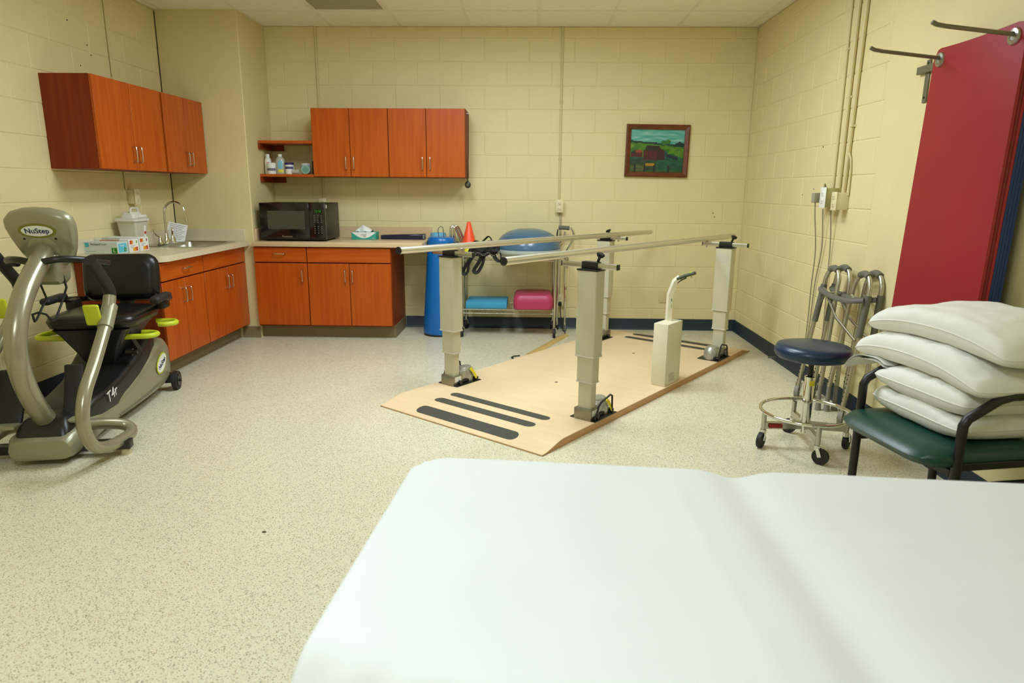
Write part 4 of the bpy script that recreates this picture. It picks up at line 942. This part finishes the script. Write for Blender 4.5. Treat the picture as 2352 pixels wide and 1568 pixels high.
MB().tube([(0, 1.0, .54), (0, 1.1, .56), (0, 1.12, .66), (0, 1.12, .75)], .03, 8, sub=4, ry=.05).build('back_bracket', blk_m, st)
for s in (-1, 1):
    MB().tube([(s*.2, 1.12, .63), (s*.27, 1.06, .635), (s*.29, .98, .645), (s*.295, .9, .655)], .017, 10, sub=4).build('armrest_tube', blk_m, st)
    MB().rbox(s*.295-.03, s*.295+.03, .72, .96, .648, .69, .02, 3).build('armrest_pad', blackr_m, st)
    MB().rbox(s*.255-.03, s*.255+.03, .93, 1.03, .58, .65, .015, 2).build('armrest_hinge', blk_m, st)
yz = .475
MB().tube([(-.22, .86, yz), (-.3, .82, yz), (-.335, .74, yz), (-.325, .665, yz), (-.27, .63, yz), (0, .625, yz), (.22, .63, yz), (.285, .645, yz), (.3, .7, yz), (.26, .74, yz), (.2, .75, yz)], .0155, 12, sub=5).build('seat_rail', lime_m, st)
MB().tube([(.2, 1.0, yz+.02), (.285, 1.0, yz+.02), (.325, .97, yz+.02), (.33, .92, yz+.02), (.29, .885, yz+.02), (.25, .885, yz+.02)], .0155, 12, sub=5).build('swivel_handle', lime_m, st)
MB().cyl((.15, .62, .385), (.185, .62, .385), .022, n=18).cyl((.185, .62, .385), (.21, .62, .385), .014, n=14).build('adjust_knob', blk_m, st)
MB().tube([(.16, .66, .49), (.17, .75, .38), (.175, .8, .31)], .014, 8, ry=.008).build('seat_strut', mat('dark_steel', (48, 46, 38), .4, .5), st)
# ------------------------------------------------------------------ stool
t = thing('rolling_stool', 'round navy-seated rolling stool with chrome foot ring', 'stool', (1.46, 3.36, 0), 0)
MB().lathe([(0, 0), (.155, 0), (.175, .006), (.185, .022), (.186, .045), (.175, .066), (.14, .074), (0, .078)], (0, 0, .488), 48).build('seat', mat('navy_vinyl', (14, 46, 72), .3, var=.04), t, smooth=60)
MB().lathe([(.06, .475), (.06, .49), (.1, .49)], n=24).build('seat_plate', blackp_m, t)
MB().tube([(-.03, .02, .48), (-.16, .06, .478), (-.2, .07, .47)], .012, 8, ry=.004, normal=(0, 1, 0)).build('height_lever', blackp_m, t)
MB().cyl((0, 0, .36), (0, 0, .48), .014, n=16).cyl((0, 0, .46), (0, 0, .48), .03, .045, 20).build('gas_lift', blackp_m, t)
cl = MB().cyl((0, 0, .09), (0, 0, .375), .0255, n=24).lathe([(.027, .375), (.027, .39), (.016, .395), (0, .395)], n=20).build('column', chrome_m, t)
MB().add([(.0262*math.cos(a), .0262*math.sin(a), z) for a in [-2.0+i*.15 for i in range(9)] for z in (.345, .372)], [(2*i, 2*i+2, 2*i+3, 2*i+1) for i in range(8)]).build('yellow_label', mat('yellow_label', (226, 214, 30), .5), cl)
MB().tube([(.226*math.cos(a), .226*math.sin(a), .2) for a in [i/48*2*PI for i in range(48)]], .0095, 10, closed=True).build('foot_ring', chrome_m, t)
for q, ang in enumerate((178, 265, 355, 84)):
    a = math.radians(ang); d = Vector((math.cos(a), math.sin(a), 0)); n_ = Vector((-d.y, d.x, 0))
    ar = MB().loft([[tuple(d*r_+n_*x+Vector((0, 0, z))) for x, z in ((-.011, z0), (.011, z0), (.011, z1), (-.011, z1))] for r_, z0, z1 in ((.02, .105, .145), (.215, .1, .135))])
    ar.cyl(d*.212+Vector((0, 0, .09)), d*.212+Vector((0, 0, .19)), .0125, n=12)
    ao = ar.build('base_leg', steel_m, t)
    if q in (0, 2): MB().box(-.001, .001, -.03, .03, 0, .02)
    c = d*.212; wd_ = Vector((math.cos(a+.9), math.sin(a+.9), 0)); ax = Vector((-wd_.y, wd_.x, 0)); cc2 = c+wd_*.02+Vector((0, 0, .04))
    w = MB().cyl(cc2-ax*.011, cc2+ax*.011, .04, n=24).build('caster_wheel', blackr_m, t)
    fk = MB()
    for s in (-1, 1): fk.tube([cc2+ax*.015*s, c+wd_*.006+ax*.015*s+Vector((0, 0, .078))], .003, 6, ry=.011, normal=ax)
    fk.cyl(c+Vector((0, 0, .072)), c+Vector((0, 0, .095)), .017, n=14); fk.build('caster_fork', chrome_m, w)
MB().box(-.19, -.12, -.0135, -.011, .11, .13).build('red_label', mat('red_black_label', (150, 26, 22), .5), t)
MB().box(.06, .1, -.0165, -.0115, .112, .13).build('white_label', wpaper_m, t)

# ------------------------------------------------------------------ folded walkers leaning on the right wall
walk_m = mat('walker_aluminium', (190, 186, 168), .33, .85, var=.03); wgrey_m = mat('walker_grey', (104, 102, 92), .55); tip_m = mat('walker_tip', (140, 138, 126), .7)
tape_m = mat('masking_tape', (226, 220, 196), .6)
_hole = {}
def walker(label, base, lean, flip):
    A = math.radians(lean)
    t = thing('folded_walker', label, 'walker', base, -PI/2, 'folded walkers against the wall')     # local: x = along wall (world -Y), y = towards +X (wall), z up
    L = lambda x, y, z: (x, y*math.cos(A)+z*math.sin(A), z*math.cos(A)-y*math.sin(A)*0+.0)
    for s in (-1, 1):
        yo = .0 if s < 0 else .045
        fr = [L(s*.265, yo, .07), L(s*.262, yo, .3), L(s*.245, yo, .62), L(s*.235, yo, .77), L(s*.225, yo, .82), L(s*.19, yo, .862), L(s*.14, yo, .872), L(s*.10, yo, .862), L(s*.062, yo, .82), L(s*.05, yo, .74), L(s*.03, yo+.01, .45), L(s*.01, yo+.02, .16)]
        f = MB().tube(fr, .0135, 12, sub=4).build('side_frame', walk_m, t)
        MB().tube([L(s*.195, yo, .862), L(s*.145, yo, .874), L(s*.095, yo, .862)], .0195, 12, sub=4).build('hand_grip', wgrey_m, f)
        MB().tube([L(s*.235, yo, .74), L(s*.15, yo-.01, .715), L(s*.055, yo, .735)], .0105, 10, sub=4).build('handle_brace', walk_m, f)
        MB().tube([L(s*.258, yo, .37), L(s*.14, yo+.005, .365), L(s*.025, yo+.01, .37)], .0105, 10).build('lower_rail', walk_m, f)
        MB().tube([L(s*.19, yo, .3665), L(s*.09, yo+.004, .3665)], .0125, 10).build('tape_wrap', tape_m, f)
        MB().tube([L(s*.247, yo, .52), L(s*.237, yo, .76)], .0185, 12).build('leg_sleeve', wgrey_m, f)
        if 'hole' not in _hole: _hole['hole'] = MB().cyl((0, 0, 0), (0, -.0035, 0), .0042, n=8).mesh('height_hole'); _hole['hole'].materials.append(blackp_m)
        for p in [L(s*.263, yo-.012, .12+.026*k) for k in range(8)]+[L(s*.012+s*.02*k/14, yo+.007, .19+.026*k) for k in range(7)]:
            ho = bpy.data.objects.new('height_hole', _hole['hole']); COL.objects.link(ho); ho.parent = f; ho.location = p
        p = Vector(L(s*.265, yo, .05))
        wx = Vector((.55, .83, 0)); pw_ = Vector((p.x, p.y, .042)); w = MB().cyl(pw_-wx*.012, pw_+wx*.012, .042, n=24).build('wheel', tip_m, t)
        MB().tube([pw_+wx*.0165, pw_+wx*.0165+Vector((0, .008, .058)), pw_-wx*.0165+Vector((0, .008, .058)), pw_-wx*.0165], .004, 6, ry=.011, normal=wx).cyl(pw_-wx*.02, pw_+wx*.02, .009, n=10).build('wheel_fork', walk_m, w)
        q_ = Vector(L(s*.01, yo+.02, .16)); MB().cyl((q_.x, q_.y, 0.001), (q_.x, q_.y-.0, .05), .019, .0155, 14).cyl((q_.x, q_.y, .05), (q_.x, q_.y, .165), .0125, n=12).build('rubber_tip', tip_m, t)
    MB().tube([L(-.245, -.012, .735), L(-.2, -.022, .725), L(-.05, -.03, .715), L(.1, -.03, .715), L(.2, -.022, .725), L(.245, .02, .735)], .017, 10, sub=4, ry=.013).build('front_crossbar', wgrey_m, t)
    MB().tube([L(-.12, -.025, .715), L(.06, -.02, .6), L(.24, .03, .5)], .008, 8).build('fold_brace', steel_m, t)
    MB().tube([L(-.14, -.025, .712), L(-.245, 0, .6)], .007, 8).build('fold_brace', wgrey_m, t)
    return t
walker('folded aluminium walker standing foremost with tape on its rails', (1.765, 3.985, 0), 7.0, 0)
walker('folded aluminium walker tucked against the wall behind the other one', (1.872, 3.985, 0), 4.0, 0)

# ------------------------------------------------------------------ mats on a wall hanger
hg = thing('mat_hanger', 'grey steel wall hanger with two long upturned prongs', 'hanger', (XR, 3.07, 1.9))
hang_m = mat('hanger_grey', (120, 116, 96), .4, .4)
MB().rbox(XR-.022, XR-.002, 2.6, 3.69, 1.908, 1.945, .002, 1).build('rail', hang_m, hg, world=True)
for y in (3.615, 2.68): 
    s_ = MB().rbox(XR-.008, XR-.001, y-.018, y+.018, 1.765, 1.972, .003, 1).build('strap', hang_m, hg, world=True)
    MB().cyl((XR-.008, y, 1.955), (XR-.01, y, 1.955), .006, n=10).cyl((XR-.008, y, 1.79), (XR-.01, y, 1.79), .006, n=10).build('screw', blackp_m, s_, world=True)
for y in (3.31, 2.83):
    MB().tube([(XR-.015, y, 1.916), (1.877, y, 1.921), (1.6, y, 1.951), (1.565, y, 1.957), (1.545, y, 1.966)], .0085, 10).build('prong', hang_m, hg, world=True)
red_m = mat('red_vinyl_foam', (150, 20, 36), .4, var=.06, scale=2); redd_m = mat('crimson_foam', (116, 14, 22), .5); blue_m = mat('navy_foam', (20, 52, 106), .55)
def gym_mat(label, x, th, m, grom, sag=.0):
    t = thing('exercise_mat', label, 'mat', (x, 3.07, .1), 0, 'exercise mats on the wall hanger')
    y0, y1, zt, zb = -.30, .30, 1.87, .46
    nx_, nz_ = 24, 30; pts_f = []; 
    def P(i, j, k):
        u = i/nx_; v = j/nz_; y = y0+(y1-y0)*u
        # top edge: dips between the two grommets, corners rounded
        c = .05; edge = 0
        dy = min(u, 1-u)*(y1-y0)
        if dy < c: edge = c-math.sqrt(max(0, c*c-(c-dy)**2))
        z = zt-edge-.012*math.sin(PI*u)*1.0
        z = zb+(z-zb)*v
        vz = (z/1.87); bulge = -.012*math.sin(PI*u)*max(0, (vz-.6)/.4)-.05*(1-vz)*.9
        fan = .04*(1-vz)*(1 if u > .5 else .4)*(u-.5)*2
        return (bulge+k*th, y+fan*.9, z)
    rings = []
    mb = MB()
    vs = [P(i, j, 0) for j in range(nz_+1) for i in range(nx_+1)]+[P(i, j, 1) for j in range(nz_+1) for i in range(nx_+1)]
    N = (nx_+1)*(nz_+1); fs = []
    for j in range(nz_):
        for i in range(nx_):
            a = j*(nx_+1)+i; fs += [(a, a+1, a+nx_+2, a+nx_+1), (N+a, N+a+nx_+1, N+a+nx_+2, N+a+1)]
    for j in range(nz_):
        for i in (0, nx_): a = j*(nx_+1)+i; fs.append((a, a+nx_+1, N+a+nx_+1, N+a))
    for i in range(nx_):
        for j in (0, nz_): a = j*(nx_+1)+i; fs.append((a, N+a, N+a+1, a+1))
    mb.add(vs, fs).build('pad', m, t)
    if grom:
        for y in (.24, -.24):
            R = Matrix.Rotation(PI/2, 4, 'Y')
            MB().lathe([(.014, -.006), (.018, -.01), (.03, -.008), (.033, -.001), (.033, .002)], (-.006, y, 1.815), 24, Matrix.Rotation(-PI/2, 4, 'Y') @ Matrix.Diagonal((1, 1, -1, 1))).build('grommet', mat('grommet_steel', (176, 174, 164), .3, .9), t)
            MB().cyl((-.0085, y, 1.815), (-.0095, y, 1.815), .0145, n=20).build('grommet_hole', blackr_m, t)
xs = [(1.874, .013, red_m, True, 'bright red exercise mat, outermost on the hanger with steel grommets'), (1.889, .012, redd_m, False, 'darker red exercise mat second from the outside'), (1.903, .012, red_m, False, 'red exercise mat third from the outside'),
      (1.9165, .011, blue_m, False, 'navy exercise mat next to the red ones'), (1.929, .011, blue_m, False, 'navy exercise mat second of the navy ones'), (1.9415, .011, blue_m, False, 'navy exercise mat third of the navy ones'), (1.954, .011, blue_m, False, 'navy exercise mat hanging closest to the wall')]
for x, th, m, g_, lab in xs: gym_mat(lab, x, th, m, g_)

# ------------------------------------------------------------------ green chair (local: x right of sitter.., faces -x)
ch = thing('arm_chair', 'black steel-framed armchair with green vinyl seat holding pillows', 'chair', (1.405, 2.383, 0), .182)
fr_m = mat('chair_black', (20, 20, 18), .4); green_m = mat('green_vinyl', (18, 66, 52), .36, var=.08, scale=40, bump=.1, bscale=120)
hw = .25
for s in (-1, 1):
    y = s*hw
    leg = MB().tube([(0, y, .0), (.0, y, .5), (.0, y, .565), (.012, y, .588), (.05, y, .61), (.12, y, .65), (.17, y, .662), (.36, y, .662), (.40, y, .655)], .0165, 14).build('front_leg', fr_m, ch)
    MB().tube([(.385, y, .0), (.375, y, .4), (.39, y, .6), (.405, y, .68), (.43, y, .8), (.455, y, .88)], .0165, 14, sub=3).build('rear_leg', fr_m, ch)
    MB().rbox(.0, .38, y-.009, y+.009, .405, .432, .003, 1).build('side_rail', fr_m, ch)
    MB().rbox(.0, .38, y-.009, y+.009, .33, .355, .003, 1).build('side_rail', fr_m, ch)
    MB().cyl((0, y, 0), (0, y, .012), .019, n=14).cyl((.385, y, 0), (.385, y, .012), .019, n=14).build('glide', blackr_m, ch)
MB().rbox(-.01, .01, -hw+.015, hw-.015, .375, .405, .003, 1).rbox(.35, .37, -hw+.015, hw-.015, .375, .405, .003, 1).build('cross_rail', fr_m, ch)
seat_r = lambda x0, x1, w, z, r: [(a, b_, z) for a, b_ in rrect(x0, x1, -w, w, r, 6)]
sm_ = MB().loft([seat_r(-.05, .36, .2, .402, .08), seat_r(-.11, .37, .246, .415, .1), seat_r(-.125, .375, .254, .44, .11), seat_r(-.1, .365, .24, .463, .1), seat_r(-.03, .34, .19, .472, .08)])
sm_.build('seat', green_m, ch, smooth=70)
bkm = Matrix.Translation((.44, 0, .76)) @ Matrix.Rotation(.13, 4, 'Y')
MB().loft([[tuple(bkm @ Vector((x, a, b_))) for a, b_ in rrect(-w, w, -h, h, .06, 5)] for x, w, h in ((-.03, .17, .1), (-.02, .205, .13), (.015, .21, .135), (.025, .19, .12))]).build('backrest', green_m, ch, smooth=60)
# pillows
pil_m = mat('white_pillowcase', (232, 232, 222), .75, var=.02, scale=6, bump=.15, bscale=30)
TH = .182
def cw(x, y, z): return (1.405+x*math.cos(TH)-y*math.sin(TH), 2.383+x*math.sin(TH)+y*math.cos(TH), z)
def pillow(label, loc, rot, L, W, T, seed, arch=0, flap=False):
    n1, n2 = 44, 32; vs = []; fs = []
    sgn = lambda a: -1 if a < 0 else 1
    def outline(x, y):
        k_ = 1-.07*(x*x*y*y)**3; return x*L/2*k_*(1-.02*(1-y*y)*abs(x)**4), y*W/2*k_*(1-.03*(1-x*x)*abs(y)**4)
    def base(x, y): return -arch*abs(x)**2.2
    for k in (1, -1):
        for j in range(n2+1):
            for i in range(n1+1):
                x = math.sin((-1+2*i/n1)*PI/2); y = math.sin((-1+2*j/n2)*PI/2)
                px, py = outline(x, y)
                t_ = T/2*(max(0, 1-abs(x)**14)**.5)*(max(0, 1-abs(y)**12)**.5)*(1-.34*abs(x)**2.5-.22*abs(y)**2.5)
                w = noise.noise(Vector((x*1.6+seed, y*1.6, k*1.3)))*.016+noise.noise(Vector((x*5+seed, y*2.2, k*2.1+4)))*.006
                cr = abs(noise.noise(Vector((x*3.1+seed*2, y*6.5+x*3, seed))))
                w -= .008*max(0, 1-cr*9)
                z = k*(t_+w*min(1, t_/.03)*(1 if k > 0 else .35))
                if k < 0: z = max(z, -T*.40)
                vs.append((px, py, z+base(x, y)))
    N = (n1+1)*(n2+1)
    for j in range(n2):
        for i in range(n1):
            a = j*(n1+1)+i; fs += [(a, a+1, a+n1+2, a+n1+1), (N+a, N+a+n1+1, N+a+n1+2, N+a+1)]
    t = thing('pillow', label, 'pillow', loc, rot, 'pillows stacked on the chair')
    mb = MB(); mb.add(vs, fs); po = mb.build('pillowcase', pil_m, t, smooth=80)
    E = [(-1+2*i/40, -1) for i in range(41)]+[(1, -1+2*i/30) for i in range(1, 31)]+[(1-2*i/40, 1) for i in range(1, 41)]+[(-1, 1-2*i/30) for i in range(1, 30)]
    MB().tube([(*outline(x, y), base(x, y)) for x, y in E], .003, 5, closed=True).build('seam', pil_m, po)
    if flap:
        fv = []; ff = []
        for j in range(9):
            for i in range(9):
                u = i/8; v = j/8; fv.append((L/2-.05+.27*u, W/2-.21+.19*v-.03*u, .055+.02*math.sin(u*PI)-.075*u**3+.016*math.sin(v*PI*1.5+.5)*(1-u*.4)+.007*math.sin(u*9+v*7)))
        for j in range(8):
            for i in range(8): ff.append((j*9+i, j*9+i+1, (j+1)*9+i+1, (j+1)*9+i))
        fl = MB(); fl.add(fv, ff); fl.add([(x, y, z-.012) for x, y, z in fv], [tuple(reversed(q)) for q in ff]); fl.build('case_flap', pil_m, po, smooth=80)
    return t
# local pillow x runs along the chair width (far arm = +x), y from the backrest (-) to the front (+)
PR = PI/2+TH
pillow('white pillow at the bottom of the stack on the green seat', cw(.255, .025, .523), PR, .47, .45, .12, 1.3)
pillow('white pillow second from the bottom with its case flopping over the chair arm', cw(.255, .025, .612), PR+.02, .47, .46, .12, 4.1, flap=True)
pillow('white pillow third from the bottom, wider than the seat', cw(.262, .075, .73), PR-.03, .69, .46, .14, 7.7, .05)
pillow('white pillow on top of the stack', cw(.28, .035, .848), PR+.03, .67, .46, .14, 9.2, .05)

# ------------------------------------------------------------------ treatment table and sheet
bt = thing('treatment_table', 'padded treatment table hidden beneath the white sheet', 'table', (-.275, 1.605, 0), -.07)
BLn, BW, BZ = 1.95, .79, .645
vin_m = mat('table_vinyl', (60, 70, 84), .4); tfr_m = mat('table_frame', (120, 120, 116), .4, .6)
for x0, x1 in ((.02, .775), (.80, BLn-.02)): MB().rbox(x0, x1, -BW+.02, -.02, BZ-.11, BZ-.032, .03, 3).build('cushion', vin_m, bt)
MB().rbox(.08, BLn-.08, -BW+.08, -.08, BZ-.18, BZ-.112, .005).build('frame', tfr_m, bt)
for x in (.15, BLn-.15):
    for y in (-BW+.13, -.13): MB().rbox(x-.03, x+.03, y-.03, y+.03, 0, BZ-.17, .004).build('leg', tfr_m, bt)
sheet_m = mat('white_sheet', (226, 230, 227), .8, var=.012, scale=3, bump=.12, bscale=18)
nx_, ny_ = 130, 64; vs = []; fs = []; R = .035; DROP = .12
tot_x = BLn+2*DROP; tot_y = BW+2*DROP
def prof(s, L_):       # arclength from outside hem -> (position, drop)
    s -= DROP
    if s < 0: e_ = -s
    elif s > L_: e_ = s-L_
    else: return s, 0
    sg = -1 if s < 0 else 1; base = 0 if s < 0 else L_
    a = min(e_/R, PI/2); off = R*math.sin(a); dr = R*(1-math.cos(a))+max(0, e_-R*PI/2)
    return base+sg*off*.55, dr
for j in range(ny_+1):
    for i in range(nx_+1):
        sx = tot_x*i/nx_; sy = tot_y*j/ny_
        x, dx = prof(sx, BLn); y, dy = prof(sy, BW)
        z = BZ-max(dx, dy) if not (dx and dy) else BZ-min(DROP, math.hypot(dx, dy))
        nzv = noise.noise(Vector((x*2.3, y*2.3, .3)))*.006+noise.noise(Vector((x*5+2, y*9, 1.3)))*.0022
        hinge = -.02*math.exp(-((x-.79-.06*(y/BW))/.055)**2)
        fold = .004*math.exp(-((y-.33-.02*math.sin(x*6))/.012)**2)*(1 if .85 < x < 1.25 else 0)+.003*math.exp(-((x-.62-.1*y)/.01)**2)
        inner = min(1, min(x, BLn-x, y, BW-y)/.05) if (dx == 0 and dy == 0) else 0
        z += nzv*(.3+.7*max(0, inner))+hinge+fold*max(0, inner)
        if dx or dy: x += .004*math.sin(y*30)*dx/DROP; 
        if x < .4 and y > .70: q_ = max(0, y-(.70+.09*min(1, max(0, x)/.3)))/.07; z -= min(.10, .03*q_*q_); z += .006*math.sin(x*60+y*20)*min(1, q_)
        if x < .07 and y < .07: z -= 1.3*max(0, math.hypot(.07-max(0, x), .07-max(0, y))-.07)
        vs.append((x, -y, z))
for j in range(ny_):
    for i in range(nx_): a = j*(nx_+1)+i; fs.append((a, a+1, a+nx_+2, a+nx_+1))
sh = MB(); sh.add(vs, fs)
o = sh.build('bed_sheet', sheet_m, smooth=80); o.location = (-.275, 1.605, 0.002); o.rotation_euler = (0, 0, -.07)
tag(o, 'smooth white sheet spread over the treatment table', 'sheet')
# side stand with paper and patterned carton between table and chair
sd = thing('side_stand', 'small low stand between the sheeted table and the armchair', 'stand', (1.62, 1.74, 0))
MB().rbox(-.22, .26, -.1, .1, .47, .49, .003).build('top', cream_m, sd)
for x in (-.2, .24):
    for y in (-.08, .08): MB().cyl((x, y, 0), (x, y, .47), .012, n=10).build('leg', steel_m, sd)
pt = MB()
o = solo('paper_sheet', MB().rbox(-.1, .1, -.07, .07, 0, .006, .001, 1), mat('newsprint', (226, 224, 208), .7), 'thin stack of printed paper lying on the low stand', 'paper'); o.location = (1.53, 1.74, .49); o.rotation_euler = (0, 0, .25)
pr = MB()
for k in range(10): pr.box(-.09+.018*k, -.083+.018*k, -.062, .062-.008*(k % 3), .006, .0063)
pr.build('print', greytxt_m, o)
cdm = mat('floral_card', (222, 214, 176), .5, scale=26, col2=(120, 160, 186))
o = solo('patterned_carton', MB().loft([[(a, b_, z) for a, b_ in rrect(-w, w, -.045, .045, .004)] for w, z in ((.09, 0), (.1, .14))]), mat('floral_card2', (224, 216, 180), .5, var=.04), 'cream carton with blue brush marks on the low stand', 'carton'); o.location = (1.745, 1.765, .49)
for k, (a, z) in enumerate(((-.06, .03), (-.03, .07), (.01, .04), (.04, .09), (-.07, .1))):
    MB().ell((a, -.0455, z), (.018, .0012, .009), 10, 6).build('blue_mark', mat('blue_print', (110, 150, 180), .5), o)
